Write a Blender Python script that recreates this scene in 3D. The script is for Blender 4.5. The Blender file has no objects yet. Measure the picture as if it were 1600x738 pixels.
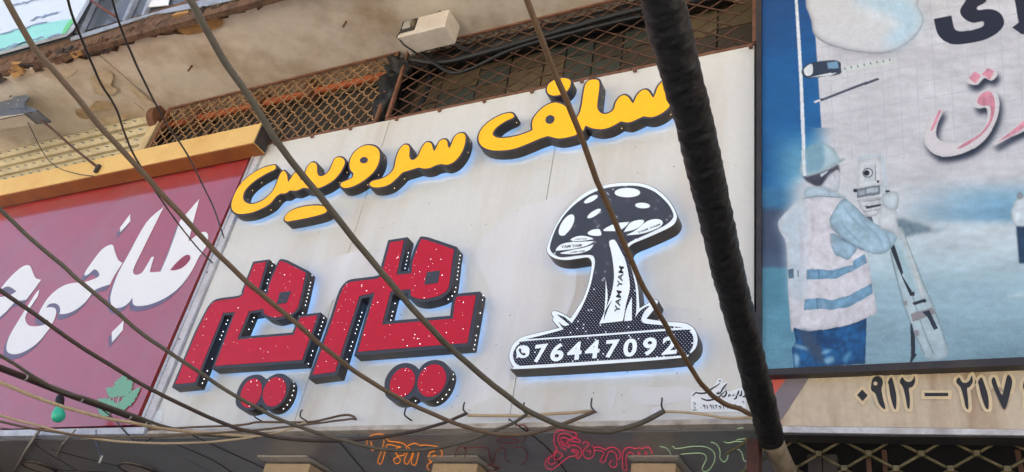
import bpy, bmesh, math, random
import numpy as np
from mathutils import Vector, Matrix
from mathutils import noise as mnoise
from mathutils.geometry import tessellate_polygon
random.seed(7)
SC = bpy.context.scene
COL = SC.collection
# ---------------------------------------------------------------- camera
F, CX, CY, D, CAMH = 1319.0, 800.0, 369.0, 3.6, 1.6
Zc = Vector((380, 1986, -1319)).normalized()
Xc = Vector((2768, 346, 1319)).normalized()
Xc = (Xc - Zc * Xc.dot(Zc)).normalized()
Yc = Zc.cross(Xc)
R = Matrix((Xc, Yc, Zc))                      # camera space -> world
CAM = Vector((0, -D, CAMH))
cd = bpy.data.cameras.new('camera'); cam = bpy.data.objects.new('camera', cd); COL.objects.link(cam)
cam.matrix_world = Matrix.Translation(CAM) @ R.to_4x4()
cd.sensor_width = 36.0; cd.lens = 36.0 * F / 1600.0; cd.clip_start = 0.05; cd.clip_end = 2000
SC.camera = cam
# ---------------------------------------------------------------- light
SUN_EL, SUN_AZ = math.radians(52), math.radians(25)   # the sun stands behind the building
w = bpy.data.worlds.new('World'); SC.world = w; w.use_nodes = True
nt = w.node_tree; bg = nt.nodes['Background']
sky = nt.nodes.new('ShaderNodeTexSky'); sky.sky_type = 'NISHITA'; sky.sun_disc = False
sky.sun_elevation = SUN_EL; sky.sun_rotation = SUN_AZ; sky.dust_density = 8.0; sky.air_density = 0.5; sky.ozone_density = 0.0
nt.links.new(sky.outputs[0], bg.inputs[0]); bg.inputs[1].default_value = 0.15
sl = bpy.data.lights.new('sun', 'SUN'); sl.energy = 3.0; sl.angle = math.radians(0.6); sl.color = (1, .96, .88)
so = bpy.data.objects.new('sun', sl); COL.objects.link(so)
sdir = Vector((math.sin(SUN_AZ) * math.cos(SUN_EL), math.cos(SUN_AZ) * math.cos(SUN_EL), math.sin(SUN_EL)))
so.rotation_euler = sdir.to_track_quat('Z', 'Y').to_euler(); so.location = (3, 8, 20)
SC.view_settings.view_transform = 'Standard'; SC.view_settings.look = 'None'
SC.view_settings.exposure = 1.68; SC.view_settings.gamma = 1.0
SC.render.engine = 'CYCLES'

# ---------------------------------------------------------------- pixels -> places
def ray(u, v): return R @ Vector(((u - CX) / F, -(v - CY) / F, -1.0))
def P(u, v, y=D):
    d = ray(u, v); return CAM + d * (y / d.y)           # on the vertical plane y metres in front of the camera
def PZ(u, v, z):
    d = ray(u, v); return CAM + d * ((z - CAMH) / d.z)  # on a horizontal plane
def PD(u, v, dep): return CAM + ray(u, v) * dep
def tile(ox, oy, s, pts, dy=0): return [(ox + p[0] / s, oy + (p[1] + dy) / s) + tuple(p[2:]) for p in pts]
def spline(pts, closed=True, n=5):
    N = len(pts); out = []
    for i in range(N if closed else N - 1):
        p1, p2 = pts[i], pts[(i + 1) % N]
        p0 = pts[i - 1] if (closed or i > 0) else p1
        p3 = pts[(i + 2) % N] if (closed or i + 2 < N) else p2
        c1 = len(p1) > 2; c2 = len(p2) > 2
        if c1: p0 = p1
        if c2: p3 = p2
        for k in range(n):
            t = k / n; o = []
            for a in (0, 1):
                A, B, C, E = p0[a], p1[a], p2[a], p3[a]
                o.append(.5 * (2 * B + (C - A) * t + (2 * A - 5 * B + 4 * C - E) * t * t + (3 * B - A - 3 * C + E) * t ** 3))
            out.append(tuple(o))
    if not closed: out.append(tuple(pts[-1][:2]))
    return out
def ell(cx, cy, a, b, deg, n=28):
    c, s = math.cos(math.radians(deg)), math.sin(math.radians(deg))
    return [(cx + a * math.cos(t) * c - b * math.sin(t) * s, cy + a * math.cos(t) * s + b * math.sin(t) * c) for t in [2 * math.pi * k / n for k in range(n)]]
def flat(px, y): return [(lambda p: (p.x, p.z))(P(p[0], p[1], y)) for p in px]
def area(p): return .5 * sum(p[i - 1][0] * p[i][1] - p[i][0] * p[i - 1][1] for i in range(len(p)))
def ccw(p): return p if area(p) > 0 else p[::-1]
def inset(p, d):
    p = ccw(p); n = len(p); out = []
    for i in range(n):
        a, b, c = Vector(p[i - 1]), Vector(p[i]), Vector(p[(i + 1) % n])
        e1, e2 = (b - a), (c - b)
        if e1.length < 1e-7: e1 = e2
        if e2.length < 1e-7: e2 = e1
        n1 = Vector((-e1.y, e1.x)).normalized(); n2 = Vector((-e2.y, e2.x)).normalized()
        m = n1 + n2
        if m.length < .2: m = n1
        m.normalize(); k = d / max(.45, m.dot(n1)); out.append((b.x + m.x * k, b.y + m.y * k))
    return out
def inside(x, y, p):
    r = False
    for i in range(len(p)):
        x1, y1 = p[i - 1]; x2, y2 = p[i]
        if (y1 > y) != (y2 > y) and x < (x2 - x1) * (y - y1) / (y2 - y1) + x1: r = not r
    return r
# ---------------------------------------------------------------- objects
LOC = {}
def setp(o, label=None, cat=None, group=None, kind=None):
    if label: o['label'] = label
    if cat: o['category'] = cat
    if group: o['group'] = group
    if kind: o['kind'] = kind
    return o
def thing(name, loc, label, cat, group=None):
    o = bpy.data.objects.new(name, None); COL.objects.link(o); o.location = loc; o.empty_display_size = .1
    LOC[o.name] = Vector(loc); return setp(o, label, cat, group)
def mesh(name, verts, faces, m, parent=None, smooth=False, mats=None, fm=None, loc=None):
    if parent is not None: base = LOC[parent.name]
    else:
        vs = [Vector(v) for v in verts]
        base = Vector(loc) if loc else Vector((sum(v.x for v in vs) / len(vs), sum(v.y for v in vs) / len(vs), min(v.z for v in vs)))
    me = bpy.data.meshes.new(name); me.from_pydata([tuple(Vector(v) - base) for v in verts], [], faces); me.update()
    for mm in (mats or [m]): me.materials.append(mm)
    if fm: me.polygons.foreach_set('material_index', fm)
    if smooth: me.polygons.foreach_set('use_smooth', [True] * len(me.polygons))
    o = bpy.data.objects.new(name, me); COL.objects.link(o)
    if parent is not None:
        o.parent = parent; LOC[o.name] = base
        if parent.type == 'MESH': pass
    else: o.location = base; LOC[o.name] = base
    return o
def sub(name, verts, faces, m, parent, **k):      # child of a mesh part (same origin)
    return mesh(name, verts, faces, m, parent, **k)
def tri(poly, holes=()):
    loops = [[Vector((p[0], p[1], 0)) for p in poly]] + [[Vector((p[0], p[1], 0)) for p in h] for h in holes]
    return [tuple(t) for t in tessellate_polygon(loops)]
def plate(name, poly, y, m, parent, **k):          # flat sheet in the plane of the facade (print, film, face)
    Y = y - D
    v = [(p[0], Y, p[1]) for p in poly]
    f = []
    for t in tri(poly):
        a, b, c = [Vector((poly[i][0], poly[i][1])) for i in t]
        f.append(t if (b - a).cross(c - a) > 0 else t[::-1])   # front towards -Y
    return mesh(name, v, f, m, parent, **k)
def prism(name, poly, yf, yb, m, parent, mf=None, back=True, **k):
    poly = ccw(poly); n = len(poly)
    v = [(p[0], yf - D, p[1]) for p in poly] + [(p[0], yb - D, p[1]) for p in poly]
    f, fm = [], []
    for t in tri(poly):
        a, b, c = [Vector((poly[i][0], poly[i][1])) for i in t]
        t = t if (b - a).cross(c - a) > 0 else t[::-1]
        f.append(t); fm.append(1 if mf else 0)
        if back: f.append(tuple(i + n for i in t[::-1])); fm.append(0)
    for i in range(n):
        j = (i + 1) % n; f.append((i, i + n, j + n, j)); fm.append(0)
    return mesh(name, v, f, m, parent, mats=[m, mf] if mf else None, fm=fm if mf else None, **k)
def boxm(p0, p1):
    x0, y0, z0 = p0; x1, y1, z1 = p1
    v = [(x, y, z) for x in (x0, x1) for y in (y0, y1) for z in (z0, z1)]
    return v, [(0, 1, 3, 2), (4, 6, 7, 5), (0, 4, 5, 1), (2, 3, 7, 6), (0, 2, 6, 4), (1, 5, 7, 3)]
def box(name, p0, p1, m, parent=None, bev=.004, **k):
    v, f = boxm(p0, p1); o = mesh(name, v, f, m, parent, **k)
    if bev:
        b = o.modifiers.new('bevel', 'BEVEL'); b.width = bev; b.segments = 2; b.limit_method = 'ANGLE'
    return o
def hexa(name, c8, m, parent=None, bev=.003, **k):  # eight corners, order as boxm
    f = boxm((0, 0, 0), (1, 1, 1))[1]; o = mesh(name, c8, f, m, parent, **k)
    if bev: b = o.modifiers.new('bevel', 'BEVEL'); b.width = bev; b.segments = 2
    return o
def join(parts):
    V, Fs = [], []
    for v, f in parts:
        n = len(V); V += list(v); Fs += [tuple(i + n for i in q) for q in f]
    return V, Fs
def tubem(pts, rad, sides=8, cap=True):
    pts = [Vector(p) for p in pts]; n = len(pts); V, Fs = [], []
    nrm = None
    for i, p in enumerate(pts):
        t = (pts[min(i + 1, n - 1)] - pts[max(i - 1, 0)]).normalized()
        if nrm is None:
            nrm = t.orthogonal().normalized()
        nrm = (nrm - t * nrm.dot(t)).normalized(); b = t.cross(nrm)
        r = rad(i / (n - 1)) if callable(rad) else rad
        for k in range(sides):
            a = 2 * math.pi * k / sides; V.append(p + nrm * (r * math.cos(a)) + b * (r * math.sin(a)))
    for i in range(n - 1):
        for k in range(sides):
            k2 = (k + 1) % sides; Fs.append((i * sides + k, i * sides + k2, (i + 1) * sides + k2, (i + 1) * sides + k))
    if cap: Fs.append(tuple(range(sides))[::-1]); Fs.append(tuple((n - 1) * sides + k for k in range(sides)))
    return V, Fs
def tube(name, pts, rad, m, parent=None, sides=8, **k):
    v, f = tubem(pts, rad, sides); return mesh(name, v, f, m, parent, smooth=True, **k)
def spl3(pts, n=6):
    xs = spline([(p[0], p[1]) for p in pts], False, n); zs = spline([(p[2], 0) for p in pts], False, n)
    return [Vector((a[0], a[1], b[0])) for a, b in zip(xs, zs)]
# ---------------------------------------------------------------- materials
def lin(c): return tuple(((x / 255) / 12.92 if x / 255 <= .04045 else ((x / 255 + .055) / 1.055) ** 2.4) for x in c[:3])
MATS = {}
def mat(name, rgb, rough=.6, metal=0., cior=1.5, dirt=None, dscale=3., damt=.5, grain=.12, gscale=40., bump=0., emis=0., spec=.5, streak=False, coat=0., attr=None, ecol=None):
    if name in MATS: return MATS[name]
    m = bpy.data.materials.new(name); m.use_nodes = True; t = m.node_tree; N = t.nodes; L = t.links
    b = N['Principled BSDF']; b.inputs['Roughness'].default_value = rough; b.inputs['Metallic'].default_value = metal
    b.inputs['Specular IOR Level'].default_value = spec; b.inputs['Coat Weight'].default_value = coat; b.inputs['Coat Roughness'].default_value = .12; b.inputs['Coat IOR'].default_value = cior
    tc = N.new('ShaderNodeTexCoord'); base = lin(rgb) + (1,)
    if attr:
        a = N.new('ShaderNodeAttribute'); a.attribute_name = attr; col = a.outputs['Color']
    else:
        c = N.new('ShaderNodeRGB'); c.outputs[0].default_value = base; col = c.outputs[0]
    def noise(scale, det=6, stretch=None):
        n = N.new('ShaderNodeTexNoise'); n.inputs['Scale'].default_value = scale; n.inputs['Detail'].default_value = det; n.inputs['Roughness'].default_value = .62
        if stretch:
            mp = N.new('ShaderNodeMapping'); mp.inputs['Scale'].default_value = stretch; L.new(tc.outputs['Object'], mp.inputs[0]); L.new(mp.outputs[0], n.inputs['Vector'])
        else: L.new(tc.outputs['Object'], n.inputs['Vector'])
        return n.outputs['Fac']
    if grain:
        g = noise(gscale); mr = N.new('ShaderNodeMapRange'); mr.inputs[3].default_value = 1 - grain; mr.inputs[4].default_value = 1 + grain
        mr.inputs[1].default_value = .3; mr.inputs[2].default_value = .7; L.new(g, mr.inputs[0])
        mx = N.new('ShaderNodeMix'); mx.data_type = 'RGBA'; mx.blend_type = 'MULTIPLY'; mx.inputs[0].default_value = 1
        L.new(col, mx.inputs[6]); L.new(mr.outputs[0], mx.inputs[7]); col = mx.outputs[2]
    if dirt:
        d = noise(dscale, 8, (1.6, 1, .22) if streak else None)
        mr = N.new('ShaderNodeMapRange'); mr.inputs[1].default_value = .46; mr.inputs[2].default_value = .72; mr.inputs[4].default_value = damt; L.new(d, mr.inputs[0])
        mx = N.new('ShaderNodeMix'); mx.data_type = 'RGBA'; L.new(mr.outputs[0], mx.inputs[0]); L.new(col, mx.inputs[6]); mx.inputs[7].default_value = lin(dirt) + (1,); col = mx.outputs[2]
    L.new(col, b.inputs['Base Color'])
    if emis:
        if ecol: b.inputs['Emission Color'].default_value = lin(ecol) + (1,)
        else: L.new(col, b.inputs['Emission Color'])
        b.inputs['Emission Strength'].default_value = emis
    if bump:
        bn = N.new('ShaderNodeBump'); bn.inputs['Strength'].default_value = bump; bn.inputs['Distance'].default_value = .02
        L.new(noise(gscale * .6), bn.inputs['Height']); L.new(bn.outputs[0], b.inputs['Normal'])
    MATS[name] = m; return m
def mute(c):
    g = sum(c) / 3; return tuple(max(0, ((x * .92 + g * .08) - 128) * 1.08 + 124) for x in c)
def pr(rgb, rough=.5):                               # ink of a print
    return mat('print_%d_%d_%d' % tuple(rgb), rgb, rough, grain=.05, gscale=60)
def facemat(name, rgb, rgb2, pitch, emis):           # translucent sign face with a fine dot raster
    m = mat(name, rgb, .22, grain=.06, gscale=14, emis=emis, coat=.12)
    t = m.node_tree; N = t.nodes; L = t.links; b = N['Principled BSDF']
    tc = N.new('ShaderNodeTexCoord'); sp = N.new('ShaderNodeSeparateXYZ'); L.new(tc.outputs['Object'], sp.inputs[0])
    outs = []
    for ax in (0, 2):
        mu = N.new('ShaderNodeMath'); mu.operation = 'MULTIPLY'; mu.inputs[1].default_value = 2 * math.pi / pitch; L.new(sp.outputs[ax], mu.inputs[0])
        si = N.new('ShaderNodeMath'); si.operation = 'SINE'; L.new(mu.outputs[0], si.inputs[0]); outs.append(si.outputs[0])
    pm = N.new('ShaderNodeMath'); pm.operation = 'MULTIPLY'; L.new(outs[0], pm.inputs[0]); L.new(outs[1], pm.inputs[1])
    mr = N.new('ShaderNodeMapRange'); mr.inputs[1].default_value = .1; mr.inputs[2].default_value = .6; L.new(pm.outputs[0], mr.inputs[0])
    src = b.inputs['Base Color'].links[0].from_socket
    mx = N.new('ShaderNodeMix'); mx.data_type = 'RGBA'; L.new(mr.outputs[0], mx.inputs[0]); L.new(src, mx.inputs[6]); mx.inputs[7].default_value = lin(rgb2) + (1,)
    L.new(mx.outputs[2], b.inputs['Base Color']); L.new(mx.outputs[2], b.inputs['Emission Color']); return m

M_PANEL = mat('panel_white', (224, 224, 221), .28, dirt=(198, 182, 160), dscale=1.6, damt=.5, grain=.03, gscale=25, streak=True, coat=.25)
M_TRIM = mat('letter_trim', (62, 64, 76), .45, grain=.06)
M_SIDE = mat('letter_side', (40, 37, 38), .4, dirt=(70, 52, 44), dscale=9, damt=.5, grain=.15)
M_YEL = facemat('face_yellow', (255, 184, 0), (240, 150, 0), .0085, .12)
M_RED = facemat('face_red', (196, 10, 38), (138, 8, 30), .013, .05)
M_HALO = mat('led_halo', (150, 200, 255), .5, grain=0, emis=.36, ecol=(150, 202, 255))
M_LED = mat('led_white', (240, 248, 255), .4, grain=0, emis=1.1, ecol=(240, 248, 255))
M_LEDW = mat('led_warm', (255, 220, 150), .4, grain=0, emis=.5, ecol=(255, 215, 140))
M_NAVY = mat('face_navy', (22, 25, 44), .4, grain=.1, spec=.25)
M_WFACE = mat('face_white', (226, 236, 244), .3, grain=.02, emis=.08)
M_ALU = mat('aluminium', (205, 204, 206), .35, .5, dirt=(130, 122, 116), dscale=7, damt=.6, grain=.08)
M_STEELD = mat('dark_frame', (46, 44, 47), .5, dirt=(80, 70, 64), dscale=6, damt=.5)
M_RUST = mat('rust_bar', (128, 88, 68), .8, dirt=(84, 52, 40), dscale=18, damt=.8, grain=.2, bump=.3)
M_WIREL = mat('rust_wire_tan', (164, 128, 92), .75, dirt=(96, 60, 42), dscale=8, damt=.8)
M_WIRED = mat('rust_wire_dark', (98, 66, 50), .8, dirt=(52, 38, 32), dscale=8, damt=.8)
M_PLAST = mat('soffit_plaster', (218, 206, 192), .9, dirt=(166, 138, 106), dscale=2.0, damt=.85, grain=.08, gscale=9, bump=.25)
M_OCHRE = mat('bare_patch', (176, 134, 84), .9, dirt=(120, 90, 60), dscale=8, damt=.7, bump=.4)
M_BROK = mat('broken_edge', (112, 84, 66), .95, dirt=(38, 32, 30), dscale=9, damt=.95, grain=.35, gscale=30, bump=.8)
M_BLK = mat('black_wrap', (17, 17, 20), .5, dirt=(32, 32, 35), dscale=14, damt=.5, bump=.35, grain=.3, gscale=36, spec=.5)
M_CABB = mat('cable_black', (24, 24, 27), .5, grain=.15)
M_DARK = mat('dark_room', (58, 55, 52), .9)
M_GOLD = mat('fascia_yellow', (236, 196, 122), .4, dirt=(212, 160, 84), dscale=2, damt=.5, grain=.05)
M_GREY = mat('grey_soffit', (128, 130, 136), .3, dirt=(100, 102, 108), dscale=3, damt=.6, grain=.1, gscale=14)

# ---------------------------------------------------------------- setting
def struct(o): o['kind'] = 'structure'; return o
M_GROUND = mat('paving', (184, 182, 168), .9, dirt=(156, 152, 140), dscale=.6, damt=.6)
struct(mesh('ground', [(-600, -600, 0), (600, -600, 0), (600, 600, 0), (-600, 600, 0)], [(0, 1, 2, 3)], M_GROUND, loc=(0, 0, 0)))
struct(box('pavement', (-14, -2.2, .004), (9, 1.2, .13), mat('pavement', (172, 165, 158), .9, dirt=(128, 120, 112), dscale=1), bev=.01))

ZS = 6.275                       # height of the balcony soffit
# building
M_WALL = mat('back_wall', (150, 128, 100), .9, dirt=(92, 74, 58), dscale=3, damt=.8)
M_CREAM = mat('cream_beam', (205, 184, 146), .8, dirt=(150, 120, 88), dscale=5, damt=.6)
bld = thing('building', (-2, 0, 0), 'old concrete building with overhanging plastered balcony slab above the shop signs', 'building')
box('wall', (-14, 1.6, 0), (9, 7, 11), M_WALL, bld, 0)
box('pier', (-14, .05, 0.13), (-6.9, 1.6, 3.1), M_WALL, bld, 0)
box('lintel', (-14, .06, 3.22), (9, .4, 5.45), M_WALL, bld, 0)
box('upper_floor', (-14, -.60, 6.55), (9, 7, 11), mat('upper_wall', (176, 160, 140), .9, dirt=(120, 104, 90), dscale=2), bld, 0)
# soffit: plaster underside with a ragged street edge
YE = 2.80 - D                    # outer edge of the slab
def soffit():
    nx, ny = 170, 14; V = []; Fs = []
    x0, x1 = -9.6, 3.0
    for i in range(nx + 1):
        x = x0 + (x1 - x0) * i / nx
        rag = .035 * math.sin(x * 7.1) * math.sin(x * 2.3 + 1) + random.uniform(-.03, .03) + (.05 if -6.3 < x < -4.6 else 0)
        for j in range(ny + 1):
            t = j / ny; y = YE + .03 + rag * (1 - t) ** 6 + (.36 - YE) * t
            V.append((x, y, ZS + .008 * math.sin(x * 1.7 + y * 3) * math.sin(y * 2.2 + x * .6)))
    for i in range(nx):
        for j in range(ny):
            a = i * (ny + 1) + j; Fs.append((a, a + 1, a + ny + 2, a + ny + 1))
    return mesh('plaster_soffit', V, Fs, M_PLAST, bld, smooth=True)
soffit()
box('balcony_slab', (-9.6, YE + .02, ZS + .014), (3, .5, ZS + .3), M_BROK, bld, 0)
# crumbling edge: rough lumps of brick and mortar along the rim
for k in range(110):
    x = -8.6 + 5.2 * random.random() ** .9; sx, sy, sz = random.uniform(.04, .13), random.uniform(.015, .04), random.uniform(.015, .04)
    c = Vector((x, YE + random.uniform(-.01, .05), ZS + random.uniform(0, .05)))
    v, f = boxm((-sx, -sy, -sz), (sx, sy, sz)); rot = Matrix.Rotation(random.uniform(-.3, .3), 3, 'Z') @ Matrix.Rotation(random.uniform(-.4, .4), 3, 'X')
    v = [c + rot @ (Vector(q) * random.uniform(.7, 1.2)) for q in v]
    mesh('rubble', v, f, random.choice([M_BROK, M_BROK, M_OCHRE, mat('broken_dark', (60, 50, 46), .95, grain=.4, bump=.8)]), bld)
def hpoly(name, px, z, m, parent, t=.004):
    p = [PZ(a[0], a[1], z) for a in px]; q = [(c.x, c.y) for c in p]
    if area(q) > 0: q = q[::-1]
    return mesh(name, [(c[0], c[1], z) for c in q], [tuple(range(len(q)))], m, parent)
hpoly('bare_patch', spline([(278, 46), (300, 38), (330, 28), (346, 30), (347, 40), (330, 48), (300, 54), (288, 54)]), ZS - .012, M_OCHRE, bld)
M_STAIN = mat('water_stain', (188, 164, 132), .95, dirt=(140, 112, 82), dscale=8, damt=.9)
hpoly('flaked_patch', spline([(118, 172), (140, 168), (150, 158), (168, 160), (178, 166), (160, 172), (140, 176), (140, 186), (124, 184)]), ZS - .011, M_STAIN, bld)
for pts in ([(140, 120), (165, 112), (178, 120), (172, 134), (186, 142), (170, 150), (150, 146), (146, 134)], [(80, 120), (100, 112), (118, 108), (110, 118), (90, 124)], [(8, 122), (40, 112), (70, 104), (60, 112), (30, 124)], [(196, 132), (215, 140), (236, 158), (220, 154)], [(152, 188), (190, 178), (206, 176), (190, 190), (160, 196)]):
    hpoly('water_stain', spline([(a + random.uniform(-2, 2), b + random.uniform(-1, 1)) for a, b in pts]), ZS - .0105, mat('stain_tan', (206, 188, 162), .95, dirt=(166, 140, 106), dscale=7, damt=.95), bld)
for (u0, v0, u1, v1) in ((300, 103, 291, 116), (541, 34, 537, 47)):
    a = PZ(u0, v0, ZS); d = Vector((.0, -.01, -.07)); tube('bolt', [a, a + d * .5, a + d], .009, M_RUST, bld)
# hairline joint cracks in the plaster
for pts in ([(150, 82), (185, 112), (212, 135), (240, 160)], [(210, 160), (225, 173)]):
    tube('crack', [PZ(a, b, ZS - .003) for a, b in spline(pts, False, 4)], .0016, mat('crack', (110, 88, 68), .95), bld, 5)
# upper storey at the rim: flashing, window, banner
YU = 2.78
M_FLASH = mat('sheet_metal', (178, 186, 196), .4, .4, dirt=(110, 104, 100), dscale=6, damt=.7)
def wq(px, y, t=.02):
    f = flat(px, y); return f
prism('slab_rim', flat([(-60, 128), (-60, 108), (100, 62), (250, 24), (420, -20), (600, -66), (600, -48), (430, -5), (250, 44), (100, 86)], YU), YU, YU + .05, M_BROK, bld)
prism('metal_flashing', flat([(110, 58), (190, 34), (260, 14), (330, -4), (420, -26), (420, -14), (330, 8), (260, 20), (240, 22), (200, 36), (150, 52), (110, 64)], YU - .02), YU - .02, YU - .012, M_FLASH, bld)
prism('window_sill', flat([(-60, 108), (-60, 97), (110, 50), (110, 59)], YU - .01), YU - .01, YU + .06, mat('sill_grey', (120, 120, 122), .7, dirt=(70, 66, 64), dscale=6), bld)
wn = prism('window', flat([(112, 54), (150, -10), (330, -60), (330, -6), (262, 12), (190, 32)], YU + .05), YU + .05, YU + .06, mat('window_glass', (92, 100, 112), .08, grain=.05, spec=.8), bld)
for (a, b, ww) in (((193, 32), (212, -12), 5), ((222, 24), (236, -12), 3), ((119, 52), (146, -6), 7)):
    prism('mullion', flat([(a[0] - ww / 2, a[1]), (b[0] - ww / 2, b[1]), (b[0] + ww / 2, b[1]), (a[0] + ww / 2, a[1])], YU), YU, YU + .045, M_FLASH, wn)
prism('sky_reflection', flat([(231, 11), (238, -10), (268, -20), (262, 8)], YU + .02), YU + .02, YU + .03, mat('reflection_white', (240, 242, 245), .4), wn)  # white panel stands in for the sky reflected in the glass
tube('strut', [P(142, 1, YU - .05), P(180, 26, YU - .05)], .012, mat('strut_red', (110, 62, 54), .7), bld)
bn = thing('banner', P(40, 75, 2.7), 'pale blue banner with turquoise lower edge and faint script above the balcony slab', 'banner')
YB = 2.70
prism('banner_sheet', flat([(-160, 126), (-160, -60), (180, -60), (138, -4), (110, 44), (100, 53)], YB), YB, YB + .03, mat('banner_white', (212, 226, 246), .5, grain=.03), bn)
plate('turquoise_edge', flat([(-160, 126), (-160, 96), (60, 38), (112, 30), (108, 46), (100, 53)], YB), YB - .003, mat('banner_teal', (150, 222, 222), .5, grain=.05), bn)
plate('green_corner', flat(spline([(98, 53), (104, 40), (112, 31), (116, 33), (108, 46), (103, 53)]), YB), YB - .006, pr((110, 205, 140)), bn)
def ribbon(px, wd):        # polyline of pixels -> ribbon outline, widths in px
    L_, R_ = [], []
    for i, p in enumerate(px):
        a = Vector(px[max(i - 1, 0)][:2]); b = Vector(px[min(i + 1, len(px) - 1)][:2]); t = (b - a).normalized(); n = Vector((-t.y, t.x))
        h = (wd(i / (len(px) - 1)) if callable(wd) else wd) / 2
        L_.append((p[0] + n.x * h, p[1] + n.y * h)); R_.append((p[0] - n.x * h, p[1] - n.y * h))
    return L_ + R_[::-1]
for (u, v, l) in ((0, 55, 75), (20, 10, 40), (48, 32, 44), (-10, 82, 60), (60, -2, 40), (75, 60, 20), (20, 72, 50)):
    pts = [(u + l * t / 9, v - .27 * l * t / 9 + random.uniform(-1.6, 1.6)) for t in range(10)]
    plate('script_line', flat(ribbon(pts, lambda t: 1.2 + 1.6 * abs(math.sin(t * 9))), YB), YB - .008, pr((130, 150, 186)), bn)

# ---------------------------------------------------------------- recess behind the grilles
box('beam', (-6.75, .187, 6.215), (3, .26, ZS - .004), M_CREAM, bld, .01)
box('window_void', (-9.5, .225, 5.46), (3, .27, 6.205), M_DARK, bld, 0)
M_PAPER = [mat('paper_%d' % i, c, .8, dirt=(74, 62, 46), dscale=5, damt=.8) for i, c in enumerate([(84, 72, 54), (102, 88, 64), (66, 58, 48), (66, 72, 66)])]
xx = -3.35
while xx < -.7:
    ww = random.uniform(.16, .34); zt = 6.19; z0 = 5.47
    while z0 < zt:
        hh = random.uniform(.15, .3); z1 = min(zt, z0 + hh)
        box('papered_pane', (xx, .195, z0), (xx + ww - .012, .20 + random.uniform(0, .02), z1 - .01), random.choice(M_PAPER), bld, 0); z0 = z1
    xx += ww
for px in (-3.62, ):
    box('post', (px, .11, 5.46), (px + .11, .19, 6.2), M_CREAM, bld, .01)
for px in (-5.6, -4.7):
    box('window_bar', (px, .19, 5.46), (px + .05, .22, 6.2), mat('win_bar', (74, 66, 58), .8), bld, .004)
tube('pipe', [Vector((-6.6, .12, ZS - .10)), Vector((-5, .12, ZS - .10)), Vector((-3.9, .12, ZS - .10)), Vector((-3.45, .12, ZS - .10))], .03, mat('orange_pipe', (186, 92, 52), .6, dirt=(130, 66, 44), dscale=6), bld, 12)
for x in (-5.0, -4.45, -5.75):
    prism('pipe_bracket', [(x, ZS - .002), (x + .13, ZS - .002), (x + .10, ZS - .2), (x + .04, ZS - .2)], D + .07, D + .17, mat('bracket_brown', (104, 72, 56), .8), bld)

# grilles
ZG0, ZG1 = 5.545, ZS - .012
def grille(name, x0, x1, cw, ch, wave, m, rad, label):
    g = thing(name, ((x0 + x1) / 2, 0, ZG0), label, 'grille', 'rusty grilles above the white sign')
    parts = []; H = ZG1 - ZG0; n = int((x1 - x0 + H * cw / ch) / cw) + 2
    def emit(fn, s0, s1, steps):
        run = []
        for k in range(steps + 1):
            p = fn(s0 + (s1 - s0) * k / steps)
            if x0 <= p.x <= x1: run.append(p)
            elif len(run) > 1: parts.append(tubem(run, rad, 5, False)); run = []
            else: run = []
        if len(run) > 1: parts.append(tubem(run, rad, 5, False))
    for i in range(-n, n + 1):
        for sgn in (1, -1):
            xs = x0 + i * cw + random.uniform(-.006, .006); tw = random.uniform(-.5, .5)
            def fn(s, xs=xs, sgn=sgn):
                z = ZG0 + s * H; x = xs + sgn * (z - ZG0) * cw / ch
                ph = 2 * math.pi * (z - ZG0) / ch + tw * .5
                return Vector((x + wave * cw * math.sin(ph * 2) * sgn, -.0 + .006 * sgn + .10 * max(0, s - .55) ** 2, z))
            emit(fn, 0, 1, 46 if wave else 8)
            def fl(s, xs=xs, sgn=sgn):      # the mesh folds back under the soffit
                y = .02 + s * .16; x = xs + sgn * (H + y) * cw / ch
                return Vector((x + wave * cw * math.sin(4 * math.pi * (H + y) / ch) * sgn, y, ZG1 - .015 + .006 * sgn - .02 * s))
            emit(fl, 0, 1, 14 if wave else 4)
    V, Fs = join(parts); o = mesh('wire_mesh', V, Fs, m, g, smooth=True); o['kind'] = 'stuff'
    for z in (ZG0 - .012, ZG1 - .004):
        box('rail', (x0, -.010, z - .009), (x1, .010, z + .007), M_RUST, g, .003)
    x = x0 + .1
    while x < x1:
        box('stub', (x, -.02, ZG0 - .05), (x + .022, -.004, ZG0 - .026), M_RUST, g, .002); x += .36
    for xb in (x0, x1 - .02):
        box('upright', (xb, -.014, ZG0), (xb + .024, .014, ZG1), M_RUST, g, .003)
    return g
grille('window_grille', -5.95, -3.46, .118, .118, .10, M_WIREL, .0055, 'tan rusted grille of wavy wires in front of the window with the orange pipe')
grille('window_grille', -3.38, -.72, .175, .115, 0, M_WIRED, .0055, 'dark brown rusted grille of straight diamond mesh beside the black wrapped duct')
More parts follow.
